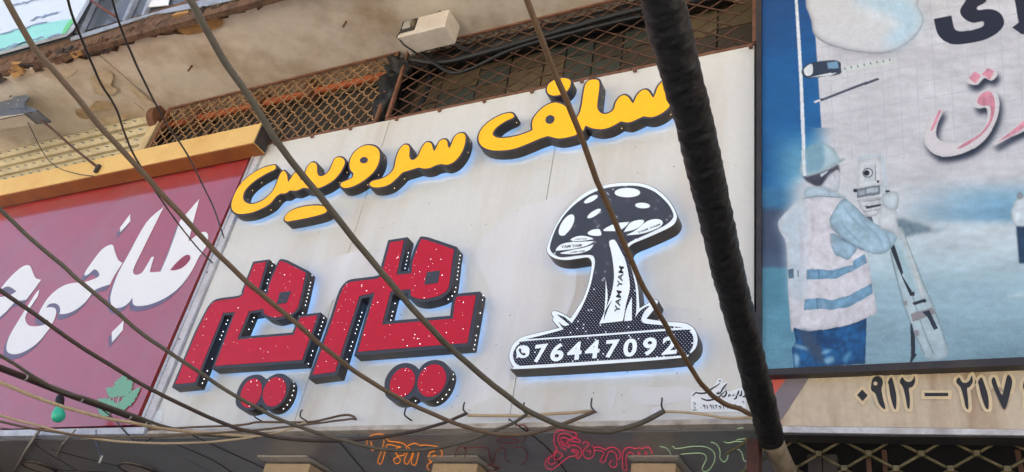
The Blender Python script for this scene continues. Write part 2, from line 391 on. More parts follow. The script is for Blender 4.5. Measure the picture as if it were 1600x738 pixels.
# black wrapped duct behind the right grille, and torn sheeting
def wrap(name, pts, r, m, parent=None, amp=.12, sides=22, seg=10, **k):
    c = spl3(pts, seg); v, f = tubem(c, r, sides); n = len(c); ce = [p for p in c for _ in range(sides)]
    out = []; al = [0.]
    for i in range(1, n): al.append(al[-1] + (c[i] - c[i - 1]).length)
    for i, p in enumerate(v):
        row, kk = divmod(i, sides); a = 2 * math.pi * kk / sides; q = al[row]
        s = 1 + amp * (1.1 * mnoise.noise(Vector((math.cos(a) * 1.3, math.sin(a) * 1.3, q * 34 + math.cos(a) * .9))) + .7 * mnoise.noise(Vector((math.cos(a) * 2.2, math.sin(a) * 2.2, q * 70))) + .9 * mnoise.noise(Vector((math.cos(a) * .7, math.sin(a) * .7, q * 6))))
        out.append(ce[i] + (p - ce[i]) * s)
    return mesh(name, out, f, m, parent, smooth=True, **k)
dk = wrap('wrapped_duct', [(-3.45, .1, ZS - .10), (-2.6, .12, ZS - .09), (-1.9, .12, ZS - .08), (-.9, .1, ZS - .08)], .085, M_BLK)
setp(dk, 'black plastic wrapped duct running under the soffit behind the diamond grille', 'duct')
sh = wrap('plastic_sheeting', [(-3.40, .03, ZS - .12), (-3.47, .06, 6.02), (-3.46, .05, 5.85), (-3.50, .06, 5.66), (-3.53, .06, 5.56)], lambda t: .12 - .07 * t, M_BLK, amp=.35, seg=8)
setp(sh, 'torn black plastic sheeting hanging in the gap between the two grilles', 'sheeting')

for k, (pp, rr, lb) in enumerate((([(640, 92), (690, 98), (760, 82), (850, 56), (940, 30), (1010, 12)], .022, 'thick black cable running along the top of the diamond grille'), ([(655, 80), (700, 112), (735, 108), (800, 78), (900, 50), (1000, 26)], .013, 'black cable looping below the white transformer box'), ([(660, 84), (672, 120), (664, 150), (650, 178)], .02, 'black cable dropping between the grilles below the white transformer box'))):
    o = tube('cable', spl3([tuple(P(a, b, D + .04 if k == 2 else D - .05 - .02 * k)) for a, b in pp], 6), rr, M_CABB, sides=10); setp(o, lb, 'cable', 'black cables around the grilles')
# ---------------------------------------------------------------- white sign panel
wp = thing('shop_sign', P(700, 662), 'large dirty white composite sign panel carrying the yellow and red lettering', 'sign')
xl, xr = P(238, 662).x, P(1179, 400).x
zb, zt = P(700, 663).z, P(700, 169).z
seams = [xl, P(545, 400).x, P(836, 400).x, xr]
seams = [xl, flat([(604, 205)], D)[0][0], flat([(867, 232)], D)[0][0], xr]
for i in range(3):
    box('panel_sheet', (seams[i] + .002, 0, zb), (seams[i + 1] - .002, .04, zt), M_PANEL, wp, .0015)
box('panel_backing', (xl, .044, zb), (xr, .10, zt), M_STEELD, wp, 0)
box('bottom_trim', (xl, -.012, zb - .03), (xr, .05, zb - .003), mat('trim_white', (196, 188, 180), .5, dirt=(120, 104, 92), dscale=8, damt=.7), wp, .003)
# bare patches where old letters were glued
M_CLEAN = mat('clean_film', (226, 226, 230), .3, grain=.02)
for pts in ([(950, 608), (964, 606), (962, 622), (956, 640), (951, 636)], [(984, 610), (1000, 604), (1030, 606), (1060, 604), (1085, 610), (1082, 622), (1050, 630), (1010, 634), (990, 626)], [(1018, 640), (1035, 636), (1034, 648), (1019, 648)]):
    plate('clean_patch', flat(spline(pts), D), D - .0025, M_CLEAN, wp)
plate('film_patch', flat(spline([(742, 400), (765, 362), (800, 331, 1), (925, 288, 1), (880, 330), (856, 400), (900, 425), (880, 500), (805, 548), (790, 610), (705, 640), (752, 560), (768, 470)]), D), D - .0015, mat('film_light', (230, 230, 232), .25, grain=.02, coat=.3, dirt=(212, 206, 198), dscale=2, damt=.6, streak=True), wp)
plate('film_patch', flat(spline([(468, 440), (500, 412), (545, 396), (600, 390), (612, 420), (560, 440), (520, 470), (500, 500), (486, 470)]), D), D - .0015, MATS['film_light'], wp)
sp_ = []
for _ in range(70):
    a = P(random.uniform(300, 1170), random.uniform(190, 650), D); r = random.uniform(.0015, .004)
    if xl < a.x < xr and zb < a.z < zt: sp_.append(([(a.x - r, -.0022, a.z), (a.x, -.0022, a.z - r * 1.6), (a.x + r, -.0022, a.z), (a.x, -.0022, a.z + r)], [(0, 1, 2, 3)]))
o = mesh('specks', *join(sp_), mat('speck', (90, 82, 76), .8), wp); o['kind'] = 'stuff'
plate('paper_scrap', flat([(243, 642), (256, 641), (253, 661), (239, 663)], D), D - .003, mat('paper_white', (222, 228, 234), .7), wp)

# ---------------------------------------------------------------- channel letters
YF, YBK = D - .118, D - .044
def leds_on(poly, y, n, m, parent, name, r0=.001, r1=.0031):
    poly = ccw(poly); xs = [p[0] for p in poly]; zs = [p[1] for p in poly]; parts = []; k = 0; it = 0
    while k < n and it < n * 60:
        it += 1; x = random.uniform(min(xs), max(xs)); z = random.uniform(min(zs), max(zs))
        if not inside(x, z, poly): continue
        k += 1; r = r0 + (r1 - r0) * random.random() ** 3; Y = y - D
        parts.append(([(x - r, Y, z), (x, Y, z - r), (x + r, Y, z), (x, Y, z + r)], [(0, 1, 2, 3)]))
    V, Fs = join(parts); o = mesh(name, V, Fs, m, parent); o['kind'] = 'stuff'; return o
def edge_leds(poly, y, step, m, parent, r=.004, dropout=.3):
    poly = ccw(poly); parts = []; acc = 0
    for i in range(len(poly)):
        a = Vector(poly[i - 1]); b = Vector(poly[i]); e = b - a; l = e.length
        if l < 1e-6: continue
        nrm = Vector((e.y, -e.x)) / l; t = step - acc
        while t < l:
            p = a + e * (t / l) + nrm * .002; tx = e / l * r; Y = y - D
            if random.random() > dropout and nrm.x > .45:
                parts.append(([(p.x - tx.x, Y, p.y - tx.y), (p.x, Y - r, p.y), (p.x + tx.x, Y, p.y + tx.y), (p.x, Y + r, p.y)], [(0, 1, 2, 3)]))
            t += step
        acc = (acc + l) % step
    V, Fs = join(parts); o = mesh('side_leds', V, Fs, m, parent); o['kind'] = 'stuff'; return o
def letter(name, outer, face_m, label, group, inset_w, counters=(), faces=None, nled=20, ledm=None, side_step=.03, sidem=None):
    poly = flat(outer, YF); cxx = sum(p[0] for p in poly) / len(poly)
    t = thing(name, (cxx, YBK - D, min(p[1] for p in poly)), label, 'channel letter', group)
    prism('letter_body', poly, YF, YBK, M_SIDE, t, mf=M_TRIM, back=False)
    fcs = [inset(poly, inset_w)] if faces is None else [flat(f, YF) for f in faces]
    for fp in fcs:
        plate('letter_face', fp, YF - .002, face_m, t)
        if nled: leds_on(fp, YF - .004, nled // len(fcs), ledm or M_LED, t, 'pixel_leds')
    for c in counters: plate('counter', flat(c, YF), YF - .004, M_TRIM, t)
    plate('led_back', inset(poly, .022), YBK + .002, M_HALO, t)
    if side_step: edge_leds(poly, (YF + YBK) / 2, side_step, sidem or M_LED, t)
    return t
GY, GR = 'yellow channel letters', 'red channel letters'
A = lambda p: tile(350, 180, 4, p)
B = lambda p: tile(720, 100, 4, p)
yas = spline(A([(318, 306), (255, 320), (190, 352), (130, 398), (85, 450), (55, 505), (39, 560), (45, 602), (75, 624), (115, 628), (175, 618), (235, 594), (292, 560), (330, 516), (352, 500, 1), (385, 497), (412, 481, 1), (450, 482), (495, 464, 1), (540, 470), (595, 464), (650, 440), (700, 404), (735, 362), (758, 320), (766, 288), (752, 264), (722, 256), (690, 270), (668, 310), (652, 346), (628, 368), (606, 374), (594, 356), (592, 320), (585, 298), (562, 288), (535, 299), (512, 330), (498, 368), (487, 392, 1), (478, 372), (458, 352), (436, 360), (418, 386), (408, 400, 1), (404, 370), (386, 343), (358, 352), (338, 385), (320, 432), (295, 480), (250, 522), (200, 544), (165, 547), (136, 530), (130, 500), (150, 460), (200, 415), (262, 376), (312, 352), (332, 335), (333, 316)]))
waw = spline(A([(905, 181), (950, 189), (978, 215), (985, 255), (975, 305), (950, 350), (912, 390), (865, 425), (815, 452), (770, 465), (735, 462), (720, 445), (730, 420), (765, 403), (795, 388), (800, 372, 1), (782, 350), (775, 315), (785, 270), (815, 225), (860, 192)]))
sar = spline(A([(1495, 105), (1517, 118), (1522, 150), (1510, 205), (1482, 258), (1442, 300), (1395, 321), (1355, 317, 1), (1322, 325), (1290, 340), (1250, 346), (1212, 339, 1), (1160, 355), (1120, 368), (1090, 398), (1040, 440), (985, 460), (930, 462), (904, 447), (904, 426), (930, 405), (985, 390), (1030, 365), (1055, 330), (1065, 280), (1085, 225), (1110, 190), (1136, 177), (1160, 182), (1172, 205), (1170, 255), (1185, 272), (1205, 255), (1220, 222), (1242, 184), (1266, 164), (1295, 164), (1310, 180), (1317, 208, 1), (1335, 170), (1360, 148), (1390, 145), (1406, 160), (1411, 190, 1), (1430, 142), (1460, 112)]))
pill = spline(A([(371, 655), (385, 622), (425, 590), (480, 570), (540, 560), (600, 558), (640, 568), (654, 590), (640, 615), (590, 635), (500, 656), (430, 669), (388, 674)]))
salaf = spline(B([(310, 299), (255, 311), (190, 345), (140, 385), (110, 430), (100, 475), (115, 515), (150, 540), (200, 552), (270, 552), (340, 540), (420, 510), (490, 480), (540, 463, 1), (570, 471), (610, 478), (660, 472), (720, 455), (770, 425), (785, 402, 1), (820, 415), (880, 420), (940, 405), (1000, 372, 1), (1050, 378), (1105, 357), (1140, 340, 1), (1190, 345), (1240, 330), (1285, 302), (1318, 265), (1335, 200), (1332, 130), (1312, 95), (1278, 92), (1250, 108), (1220, 145), (1203, 192, 1), (1185, 164), (1155, 152), (1120, 165), (1090, 198), (1076, 228, 1), (1060, 203), (1030, 187), (990, 200), (960, 238), (944, 285), (915, 303), (888, 300), (868, 275), (868, 235), (875, 180), (880, 122), (868, 95), (838, 89), (800, 97), (770, 127), (758, 172), (748, 240), (735, 300), (716, 336, 1), (695, 300), (668, 262), (630, 240), (588, 234), (540, 249), (490, 285), (450, 332), (435, 375), (437, 411, 1), (400, 427), (340, 445), (270, 455), (228, 450), (212, 432), (235, 400), (282, 368), (330, 345), (346, 325), (335, 307)]))
fdot = spline(B([(528, 168), (543, 125), (590, 92), (645, 81), (690, 94), (698, 125), (680, 165), (640, 195), (590, 208), (548, 200)]))
letter('sign_letters', yas, M_YEL, 'yellow letters with the deep open bowl above the flat dot bar, beside the crimson sign', GY, .0135, nled=10, ledm=M_LEDW, side_step=.09, sidem=M_LEDW)
letter('sign_letters', waw, M_YEL, 'single yellow comma-shaped letter with a round dark eye', GY, .0135, counters=[ell(350 + 876 / 4, 180 + 284 / 4, 6.3, 5, -10)], nled=4, ledm=M_LEDW, side_step=.05, sidem=M_LEDW)
letter('sign_letters', sar, M_YEL, 'yellow letters with three teeth and a long left tail, right of the comma-shaped letter', GY, .0135, nled=6, ledm=M_LEDW, side_step=.09, sidem=M_LEDW)
letter('letter_dot', pill, M_YEL, 'flat yellow dot bar below the letters with the deep bowl', GY, .012, nled=2, ledm=M_LEDW, side_step=0)
letter('sign_letters', salaf, M_YEL, 'largest yellow letter group with tall upright stroke, reaching behind the black wrapped bundle', GY, .0135, counters=[ell(720 + 559 / 4, 100 + 350 / 4, 7.5, 6.6, -35)], nled=24, ledm=M_LEDW, side_step=.08, sidem=M_LEDW)
letter('letter_dot', fdot, M_YEL, 'round yellow dot touching the rusty rail above the tall upright stroke', GY, .012, nled=3, ledm=M_LEDW, side_step=.06, sidem=M_LEDW)
C3 = lambda p: tile(260, 390, 16 / 3, p)
C5 = lambda p: tile(480, 360, 16 / 3, p)
C6 = lambda p: tile(480, 490, 16 / 3, p)
C4 = lambda p: tile(260, 520, 16 / 3, p)
def sharp(p): return [q + (1,) if len(q) == 2 else q[:2] for q in p]     # listed flag 2 = smooth, default corner
yamR = spline(sharp([q for q in C5([(675, 82), (838, 57), (776, 345), (846, 338), (852, 275, 2), (885, 175, 2), (935, 64, 2), (962, 52, 2), (1010, 58), (1246, 138), (1252, 158), (1240, 230), (1215, 430, 2), (1195, 500, 2), (1150, 546, 2), (1080, 578, 2), (980, 602), (925, 600, 2), (870, 585, 2), (838, 560), (835, 520), (716, 532), (658, 758), (1190, 712), (1213, 565, 2), (1250, 532, 2), (1300, 523), (1440, 510), (1428, 590), (1360, 968), (390, 1045), (530, 553), (455, 570), (250, 1208), (10, 1238), (195, 720), (245, 560, 2), (285, 470, 2), (345, 415, 2), (440, 398), (588, 378, 2), (602, 345)])]), n=4)
yamL = spline(sharp(C3([(722, 102), (858, 82), (786, 340), (832, 345), (840, 300, 2), (870, 222, 2), (905, 150, 2), (938, 90, 2), (965, 80, 2), (1010, 90), (1186, 180), (1178, 225), (1130, 430, 2), (1108, 500, 2), (1065, 543, 2), (1000, 570, 2), (920, 590), (880, 588, 2), (830, 572, 2), (795, 548), (790, 520), (702, 535), (618, 728), (1050, 692), (1085, 600, 2), (1112, 553, 2), (1160, 540), (1286, 525), (1278, 560), (1145, 945), (378, 995), (548, 545), (485, 550), (250, 1130), (45, 1150), (230, 700), (300, 560, 2), (350, 470, 2), (402, 420, 2), (470, 402), (610, 382, 2), (628, 345)])), n=4)
dotR = spline(C6([(643, 620), (650, 550), (690, 480), (750, 430), (820, 412), (880, 425), (918, 452), (932, 470, 1), (960, 430), (1010, 398), (1070, 387), (1130, 400), (1175, 440), (1190, 500), (1170, 580), (1130, 650), (1080, 700), (1020, 728), (960, 725), (918, 702), (892, 690, 1), (850, 715), (790, 735), (720, 735), (665, 700), (645, 660)]))
dotL = spline(C4([(577, 580), (582, 520), (612, 440), (660, 380), (720, 353), (780, 352), (815, 375), (828, 405, 1), (860, 370), (910, 345), (960, 342), (1010, 365), (1030, 420), (1015, 500), (980, 570), (930, 620), (870, 640), (820, 632), (785, 600, 1), (750, 630), (690, 650), (630, 645), (590, 615)]))
sqR = C5([(1000, 352), (1110, 338), (1092, 440), (978, 458)])
sqL = C3([(948, 362), (1045, 348), (1005, 448), (920, 460)])
letter('sign_letters', yamL, M_RED, 'red angular letters with white pixel lights, beside the white frame of the red sign', GR, .019, counters=[sqL], nled=60, side_step=.028)
letter('sign_letters', yamR, M_RED, 'larger red angular letters with white pixel lights, closer to the mushroom sign', GR, .022, counters=[sqR], nled=90, side_step=.028)
letter('letter_dots', dotL, M_RED, 'pair of joined red round dots under the smaller red letters', GR, .016, faces=[C4(ell(708, 505, 82, 128, 22)), C4(ell(902, 494, 92, 128, 22))], nled=14, side_step=.03)
letter('letter_dots', dotR, M_RED, 'pair of joined red round dots under the larger red letters', GR, .016, faces=[C6(ell(795, 578, 98, 132, 28)), C6(ell(1040, 560, 112, 142, 28))], nled=20, side_step=.03)

# ---------------------------------------------------------------- mushroom sign
M1 = lambda p, dy=0: tile(790, 270, 5, p, dy)
def text_poly(name, s, u0, v0, u1, v1, hpx, y, m, parent, bold=.0, vertical=None):
    turn = s == '6'; c = bpy.data.curves.new('txt', 'FONT'); c.body = '9' if turn else s; c.size = 1.0; c.offset = bold; c.fill_mode = 'BOTH'
    o = bpy.data.objects.new('txt', c); COL.objects.link(o)
    me = bpy.data.meshes.new_from_object(o.evaluated_get(bpy.context.evaluated_depsgraph_get()))
    bpy.data.objects.remove(o); xs = [v.co.x for v in me.vertices]; ys = [v.co.y for v in me.vertices]
    x0, x1, y0, y1 = min(xs), max(xs), min(ys), max(ys)
    if turn: x0, x1, y0, y1 = x1, x0, y1, y0
    a, b = P(u0, v0, y), P(u1, v1, y); ex = b - a
    if vertical: up = P(u0 + vertical[0], v0 + vertical[1], y) - a
    else: up = P(u0, v0 - hpx, y) - a; up = Vector((0, 0, up.z))
    V = [a + ex * ((v.co.x - x0) / (x1 - x0)) + up * ((v.co.y - y0) / (y1 - y0)) for v in me.vertices]
    Fs = [tuple(p.vertices) for p in me.polygons]; bpy.data.meshes.remove(me)
    return mesh(name, V, Fs, m, parent)
mo = spline(M1([(960, 75), (1060, 82), (1150, 110), (1230, 165), (1290, 230), (1330, 300), (1344, 350), (1325, 400), (1280, 435), (1190, 478), (1080, 525), (1005, 556), (968, 585), (962, 630), (985, 700), (1012, 790), (1040, 900), (1052, 1055, 1), (1100, 1025), (1160, 992), (1186, 993), (1196, 1012), (1165, 1070), (1110, 1140, 1), (1230, 1158), (1330, 1165), (1420, 1178), (1480, 1222), (1506, 1295), (1492, 1370), (1440, 1424), (1380, 1452), (900, 1492), (105, 1540), (60, 1520), (30, 1470), (27, 1420), (50, 1350), (100, 1300), (160, 1272), (412, 1212, 1), (368, 1160), (372, 1130, 1), (355, 1105), (362, 1086), (388, 1077), (440, 1095), (508, 1134, 1), (560, 1055), (605, 980), (645, 860), (668, 735), (668, 700), (655, 676), (630, 668), (560, 678), (480, 688), (400, 680), (345, 652), (320, 615), (325, 570), (370, 450), (440, 330), (540, 220), (640, 145), (760, 100), (860, 80)]))
mu = thing('mushroom_sign', P(950, 590, YBK), 'navy mushroom shaped light sign with white spots on a rounded base with phone digits', 'sign')
mpoly = flat(mo, YF - .01); YM = YF - .01
prism('sign_body', mpoly, YM, YBK, M_SIDE, mu, mf=M_SIDE, back=False)
plate('white_border', inset(mpoly, .0035), YM - .002, M_WFACE, mu)
plate('led_back', inset(mpoly, .012), YBK + .002, M_HALO, mu)
cap = flat(spline(M1([(960, 105), (1060, 112), (1150, 145), (1220, 195), (1280, 262), (1312, 330), (1300, 370), (1255, 410), (1170, 455), (1060, 505), (975, 545), (945, 575), (948, 620), (962, 680), (990, 770), (1018, 900), (1024, 1050), (1015, 1135, 1), (1050, 1085), (1100, 1050), (1128, 1045, 1), (1085, 1090), (1060, 1150, 1), (1090, 1180), (1230, 1195), (1385, 1212, 1), (800, 1258), (160, 1304, 1), (300, 1270), (455, 1228, 1), (412, 1165, 1), (460, 1200), (500, 1190, 1), (400, 1110, 1), (460, 1130), (520, 1180, 1), (600, 1050), (660, 900), (694, 750), (700, 700), (690, 662), (660, 646), (560, 652), (440, 665), (380, 640), (350, 602), (355, 550), (400, 430), (480, 312), (580, 222), (700, 152), (820, 117)])), YM)
plate('navy_face', cap, YM - .004, M_NAVY, mu)
caps = flat(spline(M1([(75, 1380), (110, 1340), (170, 1318), (800, 1274), (1390, 1230), (1440, 1245), (1466, 1282), (1466, 1350), (1440, 1400), (1390, 1430), (800, 1468), (180, 1508), (110, 1508), (75, 1482), (60, 1430)])), YM)
plate('number_band', caps, YM - .004, M_NAVY, mu)
def dots(polys, pitch, y):
    parts = []; Y = y - D
    for poly in polys:
        xs = [p[0] for p in poly]; zs = [p[1] for p in poly]; r_ = 0; z = min(zs)
        while z < max(zs):
            x = min(xs) + (pitch / 2 if r_ % 2 else 0)
            while x < max(xs):
                if inside(x, z, poly):
                    r = .0015 if random.random() > .03 else .0038
                    parts.append(([(x - r, Y, z - r), (x + r, Y, z - r), (x + r, Y, z + r), (x - r, Y, z + r)], [(0, 1, 2, 3)]))
                x += pitch
            z += pitch * .62; r_ += 1
    V, Fs = join(parts); o = mesh('led_dots', V, Fs, mat('led_dot', (215, 222, 240), .4, grain=0, emis=.15, ecol=(215, 225, 245)), mu); o['kind'] = 'stuff'
dots([cap, caps], .0165, YM - .005)
for e in ((955, 162, 100, 37, 0), (1073, 263, 58, 22, 3), (480, 415, 95, 42, -58), (670, 213, 60, 20, -28), (695, 325, 62, 20, -33)):
    plate('white_spot', flat(M1(ell(*e)), YM), YM - .007, M_WFACE, mu)
for g in ([(510, 530), (560, 503), (620, 500), (690, 522), (630, 535), (550, 540)], [(395, 612), (430, 570), (500, 550), (600, 545), (698, 540, 1), (640, 575), (540, 600), (440, 612)], [(430, 635), (520, 610), (620, 590), (692, 565, 1), (660, 608), (580, 636), (500, 642)], [(645, 475), (680, 452), (735, 445, 1), (752, 480), (740, 498), (690, 498), (655, 490)], [(770, 450), (820, 420), (880, 400), (970, 390, 1), (935, 430), (880, 458), (780, 462)], [(925, 470, 1), (975, 400), (1040, 375), (1082, 380), (1070, 412), (1010, 450)], [(945, 495, 1), (1020, 455), (1110, 385), (1180, 368), (1228, 385), (1215, 425), (1130, 465), (1040, 488)]):
    plate('gill', flat(spline(M1(g)), YM), YM - .007, M_WFACE, mu)
for g in ([(812, 550), (835, 530), (862, 540), (905, 620), (942, 700), (968, 830), (972, 920), (945, 1030), (925, 1140), (918, 1164, 1), (735, 1185, 1), (790, 1060), (830, 950), (850, 830), (845, 730), (830, 630)], [(785, 840, 1), (800, 950), (795, 1030), (768, 1160, 1), (782, 1000)], [(990, 975, 1), (990, 1160, 1), (930, 1166, 1), (945, 1080)]):
    plate('stem_highlight', flat(spline(M1(g)), YM), YM - .007, M_WFACE, mu)
plate('stem_notch', flat(spline(M1([(838, 1000, 1), (800, 1080), (770, 1165, 1), (785, 1080)])), YM), YM - .008, M_NAVY, mu)
M_INK = pr((26, 28, 44))
text_poly('lettering', 'YAM YAM', *M1([(890, 1097)])[0], *M1([(925, 735)])[0], 0, YM - .009, M_INK, mu, .02, vertical=(-8, -1.7))
text_poly('lettering', 'YAM YAM', *M1([(1030, 478)])[0], *M1([(1205, 412)])[0], 3.2, YM - .009, M_INK, mu, .02)
text_poly('lettering', 'YAM YAM', *M1([(430, 592)])[0], *M1([(592, 578)])[0], 4.4, YM - .009, M_INK, mu, .02)
text_poly('lettering', 'YAM YAM', *M1([(505, 630)])[0], *M1([(615, 618)])[0], 2.6, YM - .009, M_INK, mu, .02)
text_poly('lettering', 'YAM YAM', *M1([(540, 526)])[0], *M1([(632, 522)])[0], 2, YM - .009, M_INK, mu, .02)
for ch, xa, ya, xb, yb, h in (('7', 212, 1487, 312, 1476, 28), ('6', 342, 1478, 446, 1470, 28), ('4', 474, 1468, 586, 1460, 28), ('4', 614, 1456, 727, 1448, 28), ('7', 772, 1450, 880, 1442, 28), ('0', 914, 1441, 1020, 1434, 28), ('9', 1066, 1432, 1174, 1424, 28), ('2', 1220, 1424, 1335, 1415, 28)):
    text_poly('digit', ch, *M1([(xa, ya)])[0], *M1([(xb, yb)])[0], h, YM - .008, M_WFACE, mu, .035)
plate('call_icon', flat(spline(M1([(190, 1380), (188, 1425), (165, 1448), (130, 1454), (105, 1448), (86, 1458, 1), (92, 1430), (88, 1395), (105, 1365), (138, 1354), (170, 1360)])), YM), YM - .008, M_WFACE, mu)
plate('handset', flat(spline(M1([(112, 1385), (120, 1380), (130, 1392), (126, 1402), (140, 1418), (150, 1414), (163, 1424), (156, 1434), (142, 1434), (122, 1418), (110, 1398)])), YM), YM - .010, M_INK, mu)

# ---------------------------------------------------------------- sign-maker sticker
S = lambda p: tile(1060, 590, 7.38, p)
st = thing('sticker', P(1128, 645), 'small white sticker with black script and digits in the corner of the white panel', 'sticker')
plate('sticker_film', flat(spline(S([(148, 215), (195, 165), (330, 162), (400, 110), (455, 25), (485, 12), (515, 38), (505, 68, 1), (575, 58), (572, 92), (535, 135), (590, 165), (700, 130), (768, 123), (797, 148), (782, 250), (788, 385), (770, 418), (700, 412), (690, 400), (152, 402, 1)]), n=4), D), D - .004, mat('sticker_white', (240, 244, 250), .4, grain=.02), st)
def strokes(lst, conv, wd, y, m, parent, name):
    for s in lst:
        wv = wd; px = spline(conv(s), False, 5)
        plate(name, flat(ribbon(px, lambda t: wv * (.45 + .75 * math.sin(math.pi * min(1, t * .9 + .08)))), y), y - .002, m, parent)
strokes([[(165, 215), (200, 180), (260, 185), (330, 175), (390, 130), (440, 100), (480, 70)], [(470, 45), (490, 40)], [(262, 240), (330, 265), (400, 255), (470, 225), (540, 160)], [(440, 175), (455, 190), (470, 180), (460, 165)], [(480, 195), (520, 120), (565, 70)], [(500, 215), (530, 225), (555, 180), (545, 150)], [(575, 225), (590, 200), (600, 225), (630, 215), (640, 195)], [(640, 255), (670, 235), (665, 205)], [(680, 210), (700, 150)], [(700, 215), (725, 205), (730, 150)], [(740, 225), (770, 215), (765, 165)], [(760, 140), (785, 142)]], S, 2.1, D - .004, pr((20, 22, 30)), st, 'script_stroke')
strokes([[(255, 350), (262, 354)], [(282, 325), (298, 318), (304, 332), (290, 338), (304, 340), (310, 368)], [(328, 318), (340, 368)], [(358, 325), (374, 318), (380, 332), (366, 338), (380, 340), (386, 368)], [(398, 318), (408, 368)], [(420, 322), (430, 330), (436, 320), (446, 330), (452, 318), (440, 340), (430, 368)], [(492, 322), (470, 338), (495, 345), (475, 368)], [(510, 318), (520, 332), (535, 320), (522, 340), (522, 368)], [(560, 318), (572, 366)], [(600, 366), (612, 320), (626, 366)], [(640, 358), (652, 312), (664, 358)], [(700, 340), (708, 344)]], S, 1.2, D - .004, pr((20, 22, 30)), st, 'digit_stroke')
strokes([[(165, 300), (185, 290), (200, 305), (185, 320), (172, 310)], [(170, 340), (195, 345), (190, 365), (225, 380)], [(165, 365), (180, 385), (205, 375)], [(725, 285), (745, 275), (758, 292), (742, 302)], [(700, 330), (725, 335), (735, 360)]], S, .9, D - .004, pr((60, 66, 84)), st, 'ornament')

# ---------------------------------------------------------------- red sign on the left
rs = thing('red_sign', P(150, 665), 'crimson shop sign with large white Persian script and a green herb print', 'sign')
def redtop(u): return 324 - .2125 * u
rp = flat([(-420, redtop(-420)), (392, 241), (214, 652), (208, 664), (-420, 684)], D)
M_REDS = mat('sign_crimson', (172, 48, 58), .3, grain=.08, gscale=2, dirt=(158, 92, 96), dscale=.9, damt=.9, coat=1., cior=2.35)
prism('sign_face', rp, D, D + .06, M_REDS, rs)
T3 = lambda p: tile(0, 400, 4, p)
tba = spline(T3([(1025, -305, 1), (915, -205), (800, 0), (740, 110), (700, 220), (692, 285), (715, 325), (765, 322), (805, 295), (830, 262, 1), (835, 305), (880, 315), (960, 298), (1050, 255), (1130, 190), (1195, 105), (1245, 10), (1290, -60), (1303, -122), (1286, -147), (1250, -140), (1180, -88, 1), (1215, -230), (1248, -355, 1), (1125, -215, 1), (1060, -30), (1005, 100, 1), (945, 103), (942, 85), (965, 8, 1), (948, 10), (925, 50), (890, 105), (855, 120), (836, 110), (838, 80), (870, 10)]), n=4)
khi = spline(T3([(690, -68), (640, -40), (580, 35), (530, 112), (545, 122), (590, 85, 1), (612, 95), (622, 125), (590, 145), (530, 165), (450, 172), (390, 192), (330, 235), (280, 295), (240, 375), (262, 402), (305, 400, 1), (290, 426), (240, 440), (185, 437), (162, 405), (165, 370), (200, 310), (238, 255), (247, 212, 1), (222, 240), (165, 330), (105, 425), (60, 505), (42, 570), (55, 607), (110, 615), (190, 580), (260, 520), (320, 440), (350, 375), (350, 335), (325, 322), (290, 325, 1), (310, 303), (345, 298), (372, 315), (378, 345), (372, 365, 1), (420, 362), (480, 335), (540, 285), (590, 220), (640, 195), (690, 180, 1), (720, 120), (768, 45, 1), (740, 25), (720, -25), (710, -60)]), n=4)
che = spline(T3([(165, 60), (125, 80), (60, 140), (-10, 225, 1), (50, 192), (105, 222, 1), (60, 248), (-40, 270), (-160, 330), (-220, 420), (-160, 470), (-60, 430), (40, 350), (95, 292), (165, 276, 1), (205, 225), (260, 150, 1), (225, 140), (205, 100), (190, 66)]), n=4)
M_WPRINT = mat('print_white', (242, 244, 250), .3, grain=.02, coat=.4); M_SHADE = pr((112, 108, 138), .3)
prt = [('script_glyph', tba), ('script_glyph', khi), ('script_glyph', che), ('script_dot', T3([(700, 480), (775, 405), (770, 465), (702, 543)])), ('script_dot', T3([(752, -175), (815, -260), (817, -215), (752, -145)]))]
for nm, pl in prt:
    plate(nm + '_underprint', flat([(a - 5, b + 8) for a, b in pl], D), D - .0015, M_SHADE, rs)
for nm, pl in prt: plate(nm, flat(pl, D), D - .003, M_WPRINT, rs)
plate('script_counter', flat(spline(T3([(1065, 92, 1), (1100, 50), (1150, 5), (1184, -4), (1190, 25), (1150, 70), (1105, 90)])), D), D - .0045, pr((150, 64, 88), .3), rs)
T4 = lambda p: tile(0, 554, 4, p)
def leaf(cx, cy, ax, ay, wd):
    pts = []; L_ = math.hypot(ax, ay); ex, ey = ax / L_, ay / L_; nx, ny = -ey, ex
    for sgn in (1, -1):
        rng = range(0, 17) if sgn > 0 else range(16, -1, -1)
        for k in rng:
            t = k / 16; h = wd * math.sin(math.pi * (t ** .8)) * (1 + .22 * math.sin(k * 2.4)) * sgn
            pts.append((cx + ex * L_ * t + nx * h, cy + ey * L_ * t + ny * h))
    return pts
for args in ((745, 265, 40, -140, 48), (745, 265, 90, -110, 40), (740, 262, -75, -50, 34), (745, 350, 140, -145, 34), (740, 350, -130, -70, 40), (740, 350, 60, -60, 30), (690, 385, -80, -60, 30)):
    plate('herb_leaf', flat(T4(leaf(*args)), D), D - .0015 - .0004 * random.randint(1, 9) - .0001 * len(rs.children), pr((122, 180, 154), .35), rs)
plate('herb_stem', flat(ribbon(T4([(752, 265), (742, 310), (730, 370)]), 1.4), D), D - .012, pr((170, 200, 170), .35), rs)
